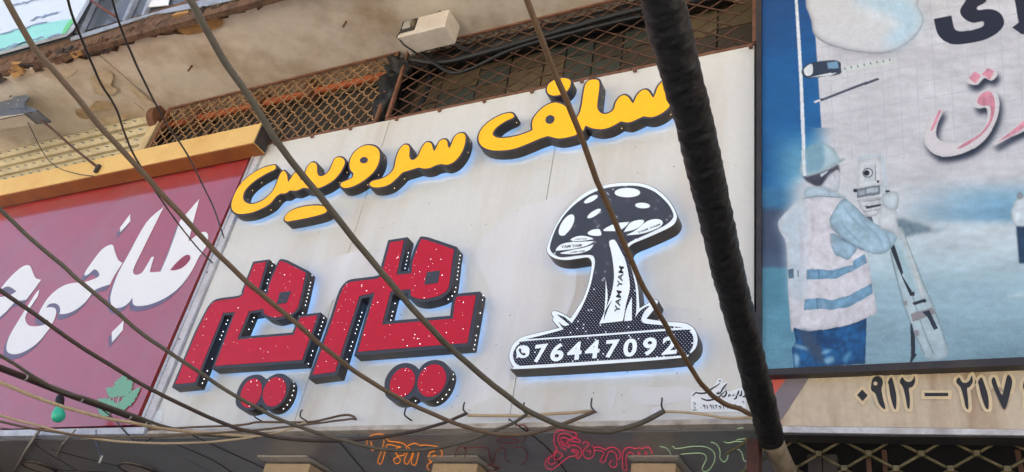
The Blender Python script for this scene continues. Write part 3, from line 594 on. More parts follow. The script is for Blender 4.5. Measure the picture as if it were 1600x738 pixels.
# white frame between the red sign and the panel
fr = thing('edge_profile', P(225, 660), 'white aluminium edge profile between the crimson sign and the white panel', 'frame')
def strip(name, a, b, wa, wb, y0, y1, m, parent):
    return prism(name, flat([(a[0] - wa / 2, a[1]), (b[0] - wb / 2, b[1]), (b[0] + wb / 2, b[1]), (a[0] + wa / 2, a[1])], y0), y0, y1, m, parent)
strip('profile', (226, 660), (403, 236), 15, 12, D - .022, D + .05, mat('profile_white', (206, 206, 214), .35, dirt=(150, 146, 146), dscale=9, damt=.5), fr)
strip('profile_lip', (219, 660), (399, 236), 4, 3, D - .030, D - .0225, M_ALU, fr)
for t in (.1, .3, .55, .8): 
    a = P(228 + 174 * t, 655 - 417 * t, D - .024); tube('screw', [a, a + Vector((0, -.004, 0))], .006, M_STEELD, fr)
box('bottom_strip', (P(-420, 684).x, -.015, zb - .03), (xl - .03, .05, zb + .016), mat('strip_white', (196, 202, 216), .4, dirt=(130, 124, 124), dscale=5), rs, .003)
# top flange of the red sign (grey sheet) and golden fascia
prism('top_flange', flat([(-420, redtop(-420) + 1), (392, 242), (396, 231), (-420, redtop(-420) - 13)], D - .005), D - .005, D + .08, mat('flange_grey', (132, 124, 116), .6, dirt=(86, 72, 60), dscale=4, damt=.8), rs)
fz = thing('fascia_beam', P(200, 262, D - .14), 'golden yellow box beam along the top of the crimson sign', 'beam')
YG = D - .16
tl, tr_, br, bl_ = P(-420, 381, YG), P(410, 190, YG), P(396, 217, YG), P(-420, 408, YG)
zt_ = (tr_.z + tl.z) / 2; zb_ = (br.z + bl_.z) / 2
zt_, zb_ = P(200, 238, YG).z, P(200, 263.5, YG).z
xe = P(404, 203, YG).x
box('beam_body', (-9.5, YG - D, zb_), (xe, -.02, zt_), M_GOLD, fz, .004)
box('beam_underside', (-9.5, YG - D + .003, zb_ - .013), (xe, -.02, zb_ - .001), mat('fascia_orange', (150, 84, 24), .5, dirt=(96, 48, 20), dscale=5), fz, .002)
box('end_cap', (xe + .001, YG - D + .006, zb_ + .004), (xe + .012, -.03, zt_ - .004), M_STEELD, fz, .002)
box('dark_gap', (xe + .02, .04, zb_ - .02), (xe + .36, .09, zt_ + .1), M_DARK, bld, 0)
# rolled up shutter left of the grille
shu = thing('roller_shutter', (-7.6, .1, 5.6), 'cream roller shutter slats printed with small dark marks under the soffit', 'shutter')
M_SLAT = mat('slat_cream', (206, 192, 160), .6, dirt=(150, 132, 104), dscale=6, damt=.6)
zz = ZS - .01; kk = 0
while zz > 5.5:
    h = .085; y = .02 + .03 * kk
    c = [(-9.5, y, zz), (-9.5, y - .02, zz - h * .5), (-9.5, y + .012, zz - h), (-9.5, y + .05, zz - h), (-9.5, y + .05, zz)]
    v = c + [(-6.13 - .02 * (kk % 2), q[1], q[2]) for q in c]
    f = [(i, i + 5, (i + 1) % 5 + 5, (i + 1) % 5) for i in range(5)] + [(4, 3, 2, 1, 0), (5, 6, 7, 8, 9)]
    mesh('slat', v, f, M_SLAT, shu)
    marks = []; x = -9.4 + .1 * kk
    while x < -6.3:
        marks.append(([(x, y - .017, zz - .05), (x + .05, y - .008, zz - .062), (x + .06, y - .014, zz - .054), (x + .015, y - .020, zz - .046)], [(0, 1, 2, 3)])); x += .13
    V, Fs = join(marks); o = mesh('slat_marks', V, Fs, pr((70, 82, 92)), shu); o['kind'] = 'stuff'
    zz -= h + .012; kk += 1
dc = P(245, 184, D + .01)
v, f = tubem([(-6.11, dc.y + .02, dc.z), (-6.03, dc.y + .02, dc.z)], .115, 24)
mesh('drum_end', v, f, mat('rust_disc', (112, 74, 56), .8, dirt=(70, 44, 36), dscale=12, damt=.8), shu)
box('shutter_guide', (-6.12, .0, 5.5), (-6.02, .05, dc.z - .06), M_CREAM, shu, .006)

# ---------------------------------------------------------------- blue sign on the right
YQ = D - .05
bb = thing('poster_board', P(1400, 575, YQ), 'blue and white framed poster of a surveyor with helmet and tripod instrument', 'sign')
def mixc(a, b, t): t = max(0, min(1, t)); return tuple(a[i] + (b[i] - a[i]) * t for i in range(3))
def ss(a, b, x): t = max(0, min(1, (x - a) / (b - a))); return t * t * (3 - 2 * t)
def picture(u, v):
    c = (196, 198, 206)
    right = ss(1380, 1560, u)
    skyc = mixc((196, 202, 210), (128, 174, 204), right * ss(268 - (u - 1500) * .06, 320, v))
    c = mixc(c, skyc, ss(262, 300, v))
    hill = mixc((176, 198, 212), (120, 164, 194), right); hv = 318 + 6 * math.sin(u * .03)
    c = mixc(c, hill, ss(hv, hv + 8, v) * ss(1380, 1480, u) * (1 - ss(338, 350, v)))
    road = mixc((196, 212, 222), (154, 186, 202), ss(360, 470, v)); road = mixc(road, (122, 156, 172), ss(460, 575, v) * (.6 + .4 * right))
    c = mixc(c, road, ss(338, 356, v))
    # blue band on the left
    ed = 1270 + 13 * v / 200
    band = mixc((18, 84, 146), (30, 100, 160), ss(0, 180, v)); band = mixc(band, (110, 168, 200), ss(190, 250, v) * ss(1185, 1250, u) * .9)
    band = mixc(band, (60, 116, 158), ss(285, 300, v)); band = mixc(band, (70, 84, 108), ss(318, 335, v)); band = mixc(band, (78, 96, 124), ss(380, 410, v))
    band = mixc(band, (88, 146, 172), ss(414, 422, v)); band = mixc(band, (100, 150, 172), ss(430, 575, v))
    lim = ed if v < 240 else ed + (1240 - ed) * ss(240, 300, v)
    if v > 420: lim = 1300
    c = mixc(band, c, ss(lim - (1 if v < 200 else 26), lim + (1 if v < 200 else 20), u))
    k_ = 1 + .07 * mnoise.noise(Vector((u * .012, v * .03, 1))) + .05 * mnoise.noise(Vector((u * .05, v * .12, 4))); c = tuple(x * k_ for x in c)
    if v > 350: n = random.uniform(-9, 9) * ss(400, 560, v); c = tuple(x + n for x in c)
    return c
PU0, PV0, PW, PH = 1186, -60, 520, 650                # the print, one cell per photo pixel
yy_, xx_ = np.mgrid[0:PH, 0:PW]
CAN = np.zeros((PH, PW, 3))
for a_ in range(PH):
    for b_ in range(PW): CAN[a_, b_] = picture(PU0 + b_, max(0, PV0 + a_))
def blur(m, r):
    r = int(round(r))
    if r < 1: return m
    for _ in range(2):
        for ax in (0, 1):
            pad = [(0, 0)] * m.ndim; pad[ax] = (r + 1, r); c = np.cumsum(np.pad(m, pad, mode='edge'), axis=ax)
            m = (np.take(c, range(2 * r + 1, c.shape[ax]), axis=ax) - np.take(c, range(0, c.shape[ax] - 2 * r - 1), axis=ax)) / (2 * r + 1)
    return m
rng = np.random.default_rng(3)
def field(r): f = blur(rng.standard_normal((PH, PW)), r); return f / f.std()
FOLD = .6 * field(5) + .5 * field(2)
SOFT = {'letter_underprint': 4, 'hard_hat_shine': 9, 'hard_hat_ridge': 5, 'helmet_shade': 5, 'vest_fold': 2, 'sleeve_fold': 1, 'helmet_band': 2, 'far_hill': 3, 'vest_shade': 8, 'jeans_shade': 3, 'jeans_fold': 2, 'road_line': 2, 'helmet': 1, 'instrument_handle': 1, 'forearm': 1, 'tripod_gap': 1, 'collar': 1, 'hair': 1, 'far_person': 1}
VOL = {'vest': (.035, .10), 'sleeve': (.05, .16), 'jeans': (.12, .2), 'hard_hat': (.01, .12), 'helmet': (.02, .16), 'forearm': (.03, .14), 'hand': (.03, .18), 'tripod_leg': (.03, .12), 'hair': (.12, .1), 'neck': (.03, .14), 'instrument_body': (.02, .1), 'instrument_base': (.05, .15), 'far_person': (.05, .2), 'letter_outline': (.0, .04), 'vest_stripe': (.05, .08), 'collar': (.03, .12), 'far_hill': (.08, .1), 'letter_fill': (.06, 0)}
def ink(name, px, rgb, sm=True, n=4):
    global CAN
    p = spline(px, n=n) if sm else px
    x = np.array([q_[0] for q_ in p]) - PU0; y = np.array([q_[1] for q_ in p]) - PV0; m = np.zeros((PH, PW))
    for ox, oy in ((-.25, -.25), (.25, -.25), (-.25, .25), (.25, .25)):
        r_ = np.zeros((PH, PW), bool)
        for k in range(len(x)):
            x1, y1, x2, y2 = x[k - 1], y[k - 1], x[k], y[k]
            if y1 == y2: continue
            r0, r1 = max(0, int(min(y1, y2)) - 1), min(PH, int(max(y1, y2)) + 2)
            if r1 <= r0: continue
            Y = yy_[r0:r1] + oy; X = xx_[r0:r1] + ox
            r_[r0:r1] ^= ((y1 > Y) != (y2 > Y)) & (X < (x2 - x1) * (Y - y1) / (y2 - y1) + x1)
        m += r_ * .25
    sh, ed = VOL.get(name, (.02, 0)); k = 1 + sh * FOLD
    if ed: k = k * (1 - ed * 2 * (1 - np.clip(blur(m, 4), 0, 1)))
    m = blur(m, SOFT.get(name, 0))[..., None]
    CAN = CAN * (1 - m) + np.array(rgb)[None, None] * k[..., None] * m
def board():
    c = CAN * (1 + .02 * rng.standard_normal((PH, PW, 1))); g = c.mean(2, keepdims=True)
    c = np.clip(((c * .94 + g * .06) - 128) * 1.08 + 124, 0, 255) / 255
    c = np.where(c <= .04045, c / 12.92, ((c + .055) / 1.055) ** 2.4)
    U = PU0 + xx_ + 2.5; V0 = PV0 + yy_; vb = V0 - (U - 1201) * .0455 * ((V0 + 120) / 698)
    keep = PH - 12
    ra = np.stack([(U - CX) / F, -(vb - CY) / F, -np.ones_like(vb, float)], -1) @ np.array([list(r) for r in R]).T
    pts = ra * (YQ / ra[..., 1:2]) + np.array(CAM); pts = pts[:keep]
    ci = np.clip(np.round(vb[:keep] - PV0).astype(int), 0, PH - 1); cols = c[ci, np.clip(xx_[:keep] + 2, 0, PW - 1)]
    idx = np.arange(keep * PW).reshape(keep, PW)
    q_ = np.stack([idx[:-1, :-1], idx[1:, :-1], idx[1:, 1:], idx[:-1, 1:]], -1).reshape(-1, 4)
    base = np.array(LOC[bb.name]); me = bpy.data.meshes.new('poster_sheet')
    me.from_pydata((pts.reshape(-1, 3) - base).tolist(), [], q_.tolist()); me.update()
    ca = me.color_attributes.new('print', 'FLOAT_COLOR', 'POINT')
    ca.data.foreach_set('color', np.concatenate([cols.reshape(-1, 3), np.ones((keep * PW, 1))], 1).ravel())
    me.materials.append(mat('poster_print', (255, 255, 255), .35, attr='print', grain=.05, gscale=30, coat=.15))
    o = bpy.data.objects.new('poster_sheet', me); COL.objects.link(o); o.parent = bb
box('board_core', (P(1188, 300, YQ).x, YQ - D + .006, P(1300, 570, YQ).z), (P(1712, 300, YQ).x, 0.06, 8.2), M_STEELD, bb, 0)
K = 3.805
B1 = lambda p: tile(1180, 0, K, p); B2 = lambda p: tile(1180, 180, K, p); B3 = lambda p: tile(1180, 360, K, p); B4 = lambda p: tile(1180, 544, K, p); Z4 = lambda p: tile(1180, 0, 2.952, p)
for k in range(16):                                   # fine ruled grid
    u = 1290 + k * 27; ink('grid_line', ribbon([(u, -10), (u + 14, 250)], .9), (178, 183, 196), False)
for k in range(10):
    v = 20 + k * 27; ink('grid_line', ribbon([(1284, v), (1640, v - 62)], .9), (178, 183, 196), False)
ink('white_stripe', B1([(230, -60), (246, -60), (265, 200), (277, 400), (292, 738), (297, 900), (302, 1045), (285, 1045), (270, 738), (262, 500), (245, 200)]), (214, 222, 230), False)
ink('helmet_shade', B1([(350, 180), (440, 268), (560, 305), (735, 325), (840, 300), (940, 235), (930, 225), (700, 300), (420, 230)]), (160, 160, 172))
ink('hard_hat_rim', B1([(338, -40), (333, 130), (352, 212), (436, 270), (560, 303), (732, 323), (836, 297), (938, 230), (993, 152), (997, 98), (966, 46), (905, -40)]), (150, 156, 170))
ink('hard_hat', B1([(345, -40), (340, 130), (360, 205), (440, 260), (560, 293), (730, 313), (830, 288), (930, 222), (985, 150), (990, 100), (960, 50), (900, -40)]), (202, 206, 214))
ink('hard_hat_shine', B1([(560, 10), (700, 60), (850, 130), (760, 250), (830, 280), (930, 215), (980, 145), (985, 100), (955, 50), (900, -20), (700, -30)]), (174, 204, 224))
ink('hard_hat_ridge', B1([(600, 45), (720, 85), (850, 140), (840, 165), (720, 120), (620, 75)]), (206, 216, 226))
ink('tape_strip', B1([(500, 405), (830, 340), (840, 378), (510, 427)]), (198, 206, 208), False)
for k in range(8): ink('tape_mark', ribbon(B1([(530 + k * 38, 402 - k * 7.4), (534 + k * 38, 414 - k * 7.4)]), 1.6), (70, 80, 96), False)
ink('tape_case', B1([(276, 440), (285, 400), (340, 372), (490, 362), (508, 410), (500, 440), (400, 458), (310, 467)]), (52, 64, 82))
ink('tape_side', B1([(288, 410), (335, 380), (338, 440), (300, 450)]), (206, 214, 220))
ink('tape_edge', B1([(315, 462), (440, 436), (490, 430), (440, 452)]), (206, 214, 220), False)
ink('tape_button', B1([(425, 375), (488, 366), (495, 404), (432, 412)]), (120, 160, 190), False)
ink('pencil', B1([(345, 605), (352, 616), (738, 473), (726, 462)]), (64, 70, 92), False)
ink('pencil_end', B1([(345, 605), (352, 616), (388, 602), (382, 592)]), (214, 220, 226), False)
ink('pencil_tip', B1([(726, 462), (738, 473), (756, 460)]), (206, 206, 208), False)
ink('letter_print', B1([(1060, 112, 1), (1165, 92, 1), (1180, 165), (1200, 185), (1240, 188), (1300, 175), (1352, 155), (1352, 130), (1290, 137), (1240, 110), (1217, 75), (1225, 40), (1265, -10), (1330, -50), (1385, -50, 1), (1370, 10), (1320, 40), (1325, 60), (1390, 55), (1440, 70), (1472, 105), (1475, 150), (1440, 195), (1370, 235), (1280, 256), (1190, 264), (1130, 250), (1095, 220), (1075, 180)]), (38, 42, 58))
ink('letter_print', B1([(1530, -60), (1900, -60), (1900, 160), (1600, 205), (1575, 200), (1525, 165), (1565, 135)]), (38, 42, 58), False)
qo = Z4([(1040, 422), (1085, 415), (1112, 428), (1126, 480), (1110, 560), (1062, 640), (990, 695), (900, 722), (830, 715), (785, 670), (778, 620), (800, 560), (850, 498, 1), (868, 510, 1), (838, 580), (836, 630), (870, 655), (950, 655), (1020, 622), (1064, 560), (1066, 500), (1035, 503), (1005, 490), (1015, 450)])
q2 = B2([(1408, 165), (1440, 140), (1520, 80), (1620, -10), (1800, -160), (1800, -60), (1620, 80), (1520, 130), (1430, 178)])
qd = Z4([(973, 378), (1000, 330), (1030, 334), (1060, 316), (1102, 320), (1116, 345), (1090, 372), (1056, 362), (1020, 394)])
for pl in (qo, q2, qd): ink('letter_underprint', [(p[0] + 4, p[1] + 8) + tuple(p[2:]) for p in pl], (40, 46, 62))
for pl in (qo, q2, qd): ink('letter_outline', pl, (208, 206, 212))
PK = (205, 138, 158)
ink('letter_fill', Z4([(1022, 470), (1045, 430), (1085, 426), (1105, 475), (1096, 545), (1056, 612), (985, 667), (930, 688), (960, 662), (1030, 622), (1077, 560), (1082, 492), (1045, 490)]), PK)
ink('letter_fill', Z4([(808, 600), (846, 508, 1), (858, 512, 1), (824, 590)]), PK)
ink('letter_fill', B2([(1438, 160, 1), (1530, 90), (1620, 15), (1800, -130), (1800, -90), (1620, 55), (1530, 120)]), PK)
ink('letter_fill', Z4([(983, 362), (1010, 330), (1040, 350), (1015, 387)]), PK, False); ink('letter_fill', Z4([(1043, 345), (1070, 315), (1102, 330), (1080, 367)]), PK, False)
ink('far_hill', B2([(835, 615), (1000, 655), (1050, 685), (960, 705), (870, 728), (850, 690)]), (112, 136, 152))
ink('far_hill', B2([(1050, 690), (1155, 660), (1090, 690)]), (140, 168, 186))
ink('road_line', B3([(1500, 385), (1700, 365), (1700, 385), (1500, 398)]), (190, 210, 220), False)
ink('far_person', B2([(1548, 500), (1575, 484), (1620, 500), (1620, 660), (1550, 665), (1518, 600), (1530, 540)]), (198, 212, 222))
ink('far_person', B2([(1550, 665), (1612, 662), (1608, 880), (1568, 880)]), (42, 74, 104), False)
ink('far_person', ell(1180 + 1572 / K, 180 + 480 / K, 4.5, 5.5, 0), (178, 186, 196))
# tripod and instrument
ink('tripod_leg', B3([(840, 0), (872, -10), (905, 80), (1000, 320), (1062, 460), (1140, 690), (1128, 760), (1010, 760), (940, 600), (880, 440), (800, 130)]), (174, 196, 206))
ink('tripod_leg', B3([(862, 0), (880, -5), (1015, 400), (985, 410)]), (204, 216, 222), False)
ink('tripod_gap', B3([(838, 85), (852, 80), (965, 375), (928, 375), (866, 215)]), (160, 190, 204), False)
ink('tripod_edge', ribbon(B3([(800, 130), (880, 440), (940, 600), (1005, 738)]), 1.2), (110, 130, 142), False)
ink('tripod_edge', ribbon(B3([(872, -10), (905, 80), (1000, 320), (1062, 460), (1140, 690)]), 1.2), (120, 142, 154), False)
ink('tripod_edge', ribbon(B3([(930, 380), (1000, 600), (1060, 738)]), 1.6), (128, 150, 162), False)
ink('strap', B3([(803, 108), (825, 84), (862, 200), (878, 250), (870, 265), (930, 365), (945, 365), (945, 388), (918, 388), (850, 230)]), (38, 44, 54), False)
ink('tripod_plate', B3([(932, 430), (1010, 407), (1018, 424), (944, 446)]), (40, 46, 56), False)
ink('tripod_clamp', B3([(922, 497), (1052, 458), (1072, 495), (935, 545)]), (142, 140, 146), False)
ink('tripod_handle', B3([(992, 485), (1032, 474), (1085, 583), (1062, 593), (1020, 512)]), (44, 52, 66), False)
ink('strap', B3([(920, 552), (930, 560), (950, 640), (950, 735), (960, 740), (925, 790), (915, 860), (905, 860), (925, 740)]), (44, 52, 62), False)
ink('tripod_knob', B3([(945, 590), (970, 595), (972, 628), (950, 628)]), (140, 140, 146), False); ink('tripod_knob', B3([(882, 425), (900, 420), (902, 448), (885, 448)]), (140, 140, 146), False)
ink('instrument_handle', B2([(610, 250), (640, 238), (745, 228), (768, 268), (795, 440), (770, 460), (600, 470), (605, 300)]), (186, 198, 208), False)
ink('instrument_body', B2([(612, 270), (742, 250), (755, 420), (600, 440)]), (204, 209, 216), False)
ink('instrument_scope', B2([(640, 300), (715, 290), (716, 390), (645, 402)]), (192, 200, 208), False)
ink('instrument_lens', ell(1180 + 667 / K, 180 + 343 / K, 8.2, 7.6, 0), (60, 66, 78)); ink('instrument_lens', ell(1180 + 667 / K, 180 + 343 / K, 6.9, 6.3, 0), (200, 206, 212)); ink('instrument_lens', ell(1180 + 660 / K, 180 + 344 / K, 4.6, 4.4, 0), (28, 32, 40))
ink('instrument_line', ribbon(B2([(712, 292), (714, 392)]), .8), (70, 76, 88), False)
ink('instrument_knob', ell(1180 + 729 / K, 180 + 394 / K, 2, 1.9, 0), (36, 40, 50))
ink('instrument_panel', B2([(605, 438), (740, 415), (741, 470), (603, 494)]), (112, 122, 134), False)
ink('instrument_screen', B2([(660, 440), (728, 428), (728, 456), (660, 468)]), (170, 184, 192), False)
ink('instrument_knob', B2([(582, 440), (602, 438), (604, 458), (584, 456)]), (40, 44, 54)); ink('instrument_knob', B2([(772, 450), (795, 448), (800, 466), (780, 468)]), (40, 44, 54))
ink('instrument_base', B2([(605, 505), (745, 486), (748, 560), (720, 600), (660, 606), (620, 550)]), (198, 204, 212), False)
ink('instrument_gap', B2([(652, 545), (745, 528), (745, 540), (660, 556)]), (34, 38, 48), False); ink('instrument_gap', B2([(655, 605), (690, 602), (705, 650), (690, 640)]), (92, 100, 114), False)
for k in range(3): ink('instrument_line', ribbon(B2([(640, 515 + k * 30), (744, 500 + k * 30)]), .6), (90, 98, 110), False)
# the surveyor
ink('vest', B2([(300, 488), (240, 520), (150, 610), (134, 655), (150, 700), (180, 760), (190, 930), (195, 1070), (205, 1210), (215, 1290), (232, 1262, 1), (300, 1286), (430, 1272), (560, 1246), (660, 1206), (716, 1176), (715, 1120), (692, 990), (662, 830), (640, 780), (600, 640), (540, 500), (440, 484)]), (208, 209, 219))
ink('vest_shade', B2([(290, 500), (240, 525), (155, 612), (138, 655), (160, 700), (188, 770), (200, 930), (215, 1080), (290, 1080), (285, 800), (290, 600)]), (184, 202, 216))
ink('vest_stripe', B3([(305, 234), (375, 230), (440, 240), (580, 205), (580, 180), (650, 140), (663, 195), (580, 240), (480, 287), (380, 291), (303, 293)]), (118, 162, 194), False)
ink('vest_stripe', B3([(292, 412), (365, 402), (460, 415), (560, 385), (692, 314), (698, 375), (560, 455), (460, 472), (365, 468), (287, 476)]), (118, 162, 194), False)
ink('vest_stripe', B3([(193, 235), (226, 228), (228, 286), (196, 288)]), (96, 130, 156), False); ink('vest_stripe', B3([(248, 240), (258, 236), (256, 280), (250, 270)]), (96, 130, 156), False)
for a in (375, 365): ink('vest_seam', ribbon(B3([(a, 230 if a == 375 else 402), (a + 2, 290 if a == 375 else 468)]), 1), (70, 96, 120), False)
ink('sleeve', B2([(440, 645), (470, 560), (525, 498), (580, 530), (640, 590), (720, 650), (800, 680), (850, 700), (842, 730), (800, 800), (740, 828), (660, 815), (600, 785), (520, 735)]), (160, 190, 210))
ink('sleeve', B3([(445, 20), (462, 130), (510, 160), (552, 176), (585, 140), (600, 102), (520, 50)]), (152, 184, 206))
ink('sleeve_fold', ribbon(B2([(440, 660), (520, 740), (600, 785), (640, 800)]), 1.0), (80, 100, 124), False); ink('sleeve_fold', ribbon(B3([(785, 35), (800, 75), (806, 105)]), .9), (80, 100, 124), False)
ink('hand', B2([(752, 480), (775, 462), (820, 455), (850, 470), (848, 540), (830, 565), (790, 560), (755, 530)]), (192, 208, 218))
ink('forearm', B2([(748, 530), (790, 560), (832, 565), (842, 640), (868, 725), (858, 740), (800, 690), (735, 664), (740, 580)]), (206, 214, 222))
for fa in ([(330, 520), (345, 640), (340, 760)], [(560, 900), (600, 960), (610, 1040)], [(260, 640), (275, 800), (262, 960)], [(480, 1130), (500, 1190), (505, 1240)], [(400, 1100), (410, 1180), (405, 1250)], [(630, 860), (650, 960)], [(430, 620), (440, 720), (470, 800)]):
    ink('vest_fold', ribbon(spline(B2(fa), False, 4), lambda t: .4 + 2.2 * math.sin(math.pi * t)), (188, 184, 196), False)
for fa in ([(520, 540), (600, 640), (700, 720)], [(600, 580), (680, 680), (760, 760)], [(700, 680), (740, 740), (760, 810)], [(500, 620), (560, 700), (640, 770)]):
    ink('sleeve_fold', ribbon(spline(B2(fa), False, 4), lambda t: .4 + 2.6 * math.sin(math.pi * t)), (138, 170, 194), False)
for fa in ([(560, 620), (580, 720), (570, 790)], [(620, 580), (630, 680), (640, 780)], [(300, 720), (320, 770), (300, 800)], [(460, 720), (480, 770), (470, 800)]):
    jf = B3(fa)
for kx in range(5): ink('instrument_key', B2([(612 + kx * 9, 452 - kx * 1.5), (617 + kx * 9, 451 - kx * 1.5), (617 + kx * 9, 478 - kx * 1.5), (612 + kx * 9, 479 - kx * 1.5)]), (176, 184, 192), False)
ink('neck', B2([(440, 350), (480, 312), (500, 335), (502, 400), (487, 458), (430, 445), (375, 428), (410, 390)]), (198, 206, 216))
ink('hair', B2([(283, 368), (340, 355), (440, 322), (490, 292), (498, 345), (486, 325), (440, 352), (410, 392), (375, 426), (322, 402)]), (78, 78, 92))
ink('hair_gap', B2([(385, 352), (432, 330), (425, 345), (390, 370)]), (190, 206, 216), False); ink('ear', B2([(462, 345), (485, 325), (492, 345), (470, 385)]), (186, 186, 196))
ink('helmet', B2([(280, 366, 1), (262, 330), (275, 260), (300, 212), (350, 172), (400, 167), (450, 190), (485, 230), (502, 262), (532, 258), (490, 290), (400, 334), (330, 358)]), (172, 198, 210))
ink('helmet_band', B2([(302, 330), (302, 212), (350, 172), (402, 168), (405, 300), (350, 335)]), (124, 164, 186))
ink('helmet_stripe', B2([(272, 210), (292, 210), (301, 362), (284, 364)]), (206, 216, 224), False)
ink('collar', B2([(302, 432), (380, 426), (480, 460), (535, 497), (440, 486), (300, 490)]), (178, 200, 216))
ink('collar_line', ribbon(B2([(280, 494), (360, 482), (440, 484), (500, 490)]), .9), (96, 112, 134), False)
ink('jeans', B3([(225, 578, 1), (300, 602), (430, 588), (560, 562), (661, 522, 1), (655, 700), (652, 792), (400, 812), (228, 822), (215, 700), (240, 660)]), (30, 92, 146), False)
ink('jeans_shade', B3([(255, 600), (340, 610), (365, 660), (395, 700), (395, 800), (300, 700)]), (62, 82, 110)); ink('jeans_shade', B3([(400, 690), (470, 680), (520, 640), (440, 660), (380, 625)]), (24, 64, 110))
ink('jeans_fold', B3([(228, 690), (300, 710), (310, 702), (240, 680)]), (170, 196, 214)); ink('jeans_fold', B3([(398, 735), (440, 722), (445, 710), (400, 722)]), (170, 196, 214)); ink('jeans_fold', B4([(230, 30), (260, 55), (250, 110), (236, 110)]), (140, 180, 206)); ink('jeans_fold', B4([(405, 70), (450, 50), (470, 70), (430, 100)]), (130, 176, 206)); ink('jeans_fold', B4([(520, 60), (560, 20), (570, 30), (540, 90)]), (84, 146, 190))
ink('jeans_pocket', ribbon(B3([(365, 625), (365, 680), (480, 705), (555, 660), (570, 575)]), .8), (20, 56, 96), False); ink('jeans_pocket', ribbon(B3([(228, 585), (250, 660), (290, 680)]), .8), (20, 50, 84), False)
board()
# frame of the board
strip('frame_side', (1185.5, 586), (1185.5, -120), 8, 8, YQ - .025, D + .06, M_STEELD, bb)
prism('frame_bottom', flat([(1181, 577.5), (1760, 550.5), (1760, 564), (1181, 587)], YQ - .03), YQ - .03, D + .05, M_STEELD, bb)
box('side_channel', (xr + .004, .02, zb), (P(1181, 300, D).x + .012, .08, 7), M_STEELD, bb, 0)
# ---------------------------------------------------------------- phone strip below it
ps = thing('number_strip', P(1400, 676, D - .02), 'stained cream sign strip with black Persian digits under the surveyor poster', 'sign')
YP = D - .03
M_STRIP = mat('strip_cream', (204, 188, 164), .5, dirt=(150, 116, 84), dscale=3.2, damt=.9, streak=True, grain=.08)
prism('strip_face', flat([(1181, 588), (1760, 566), (1760, 673), (1400, 668), (1181, 665)], YP), YP, D + .05, M_STRIP, ps)
prism('strip_ledge', flat([(1181, 665.4), (1400, 668.4), (1760, 673.4), (1760, 682), (1400, 678), (1181, 675)], YP - .012), YP - .012, D + .05, mat('ledge_white', (206, 206, 210), .45, dirt=(130, 118, 108), dscale=9, damt=.7), ps)
prism('strip_underside', flat([(1181, 675.4), (1400, 678.4), (1760, 682.4), (1760, 686), (1400, 682), (1181, 679)], YP - .004), YP - .004, D + .05, M_STEELD, ps)
plate('red_corner', flat([(1181, 589), (1232, 587), (1205, 625), (1181, 655)], YP), YP - .0015, pr((206, 96, 84)), ps)
plate('grey_corner', flat([(1232, 587), (1268, 585.5), (1222, 655), (1181, 664), (1181, 655), (1205, 625)], YP), YP - .002, pr((128, 118, 124)), ps)
dg = [[(607, 283), (637, 250), (670, 285), (640, 320)], [(690, 225), (700, 185), (725, 170), (750, 180), (760, 210), (752, 250), (760, 300), (775, 362), (760, 362), (735, 330), (715, 275), (692, 256)], [(790, 205), (810, 178), (825, 215), (840, 290), (838, 362), (825, 358), (805, 290), (795, 225)], [(860, 205), (875, 178), (895, 200), (920, 205), (938, 190), (948, 170), (951, 205), (935, 235), (915, 245), (920, 300), (918, 362), (905, 355), (895, 300), (880, 240)], [(1008, 270), (1148, 270), (1148, 290), (1008, 290)], [(1195, 205), (1212, 178), (1230, 205), (1255, 210), (1275, 195), (1288, 168), (1293, 205), (1275, 235), (1260, 245), (1265, 300), (1268, 365), (1252, 355), (1240, 300), (1222, 240)], [(1325, 205), (1345, 178), (1362, 215), (1385, 290), (1388, 362), (1370, 358), (1345, 290), (1330, 225)], [(1405, 205), (1422, 178), (1445, 240), (1468, 285), (1480, 240), (1496, 175), (1510, 165), (1528, 205), (1510, 290), (1488, 365), (1470, 355), (1440, 290)], [(1592, 225), (1605, 190), (1640, 185), (1650, 210), (1625, 225), (1620, 240), (1660, 245), (1700, 230), (1690, 262), (1640, 290), (1630, 350), (1612, 360), (1612, 290), (1596, 250)]]
for i, g in enumerate(dg):
    rect = i in (0, 4); px = B4(g) if rect else spline(B4(g), n=4)
    plate('digit_halo', inset(flat(px, YP), -.012), YP - .004, mat('halo_cream', (222, 202, 166), .5, grain=.06), ps)
    plate('digit', flat(px, YP), YP - .006, pr((40, 40, 44)), ps)
plate('digit_eye', flat(ell(1180 + 716 / K, 544 + 216 / K, 3.2, 3, 0), YP), YP - .008, mat('halo_cream', (222, 202, 166), .5), ps)
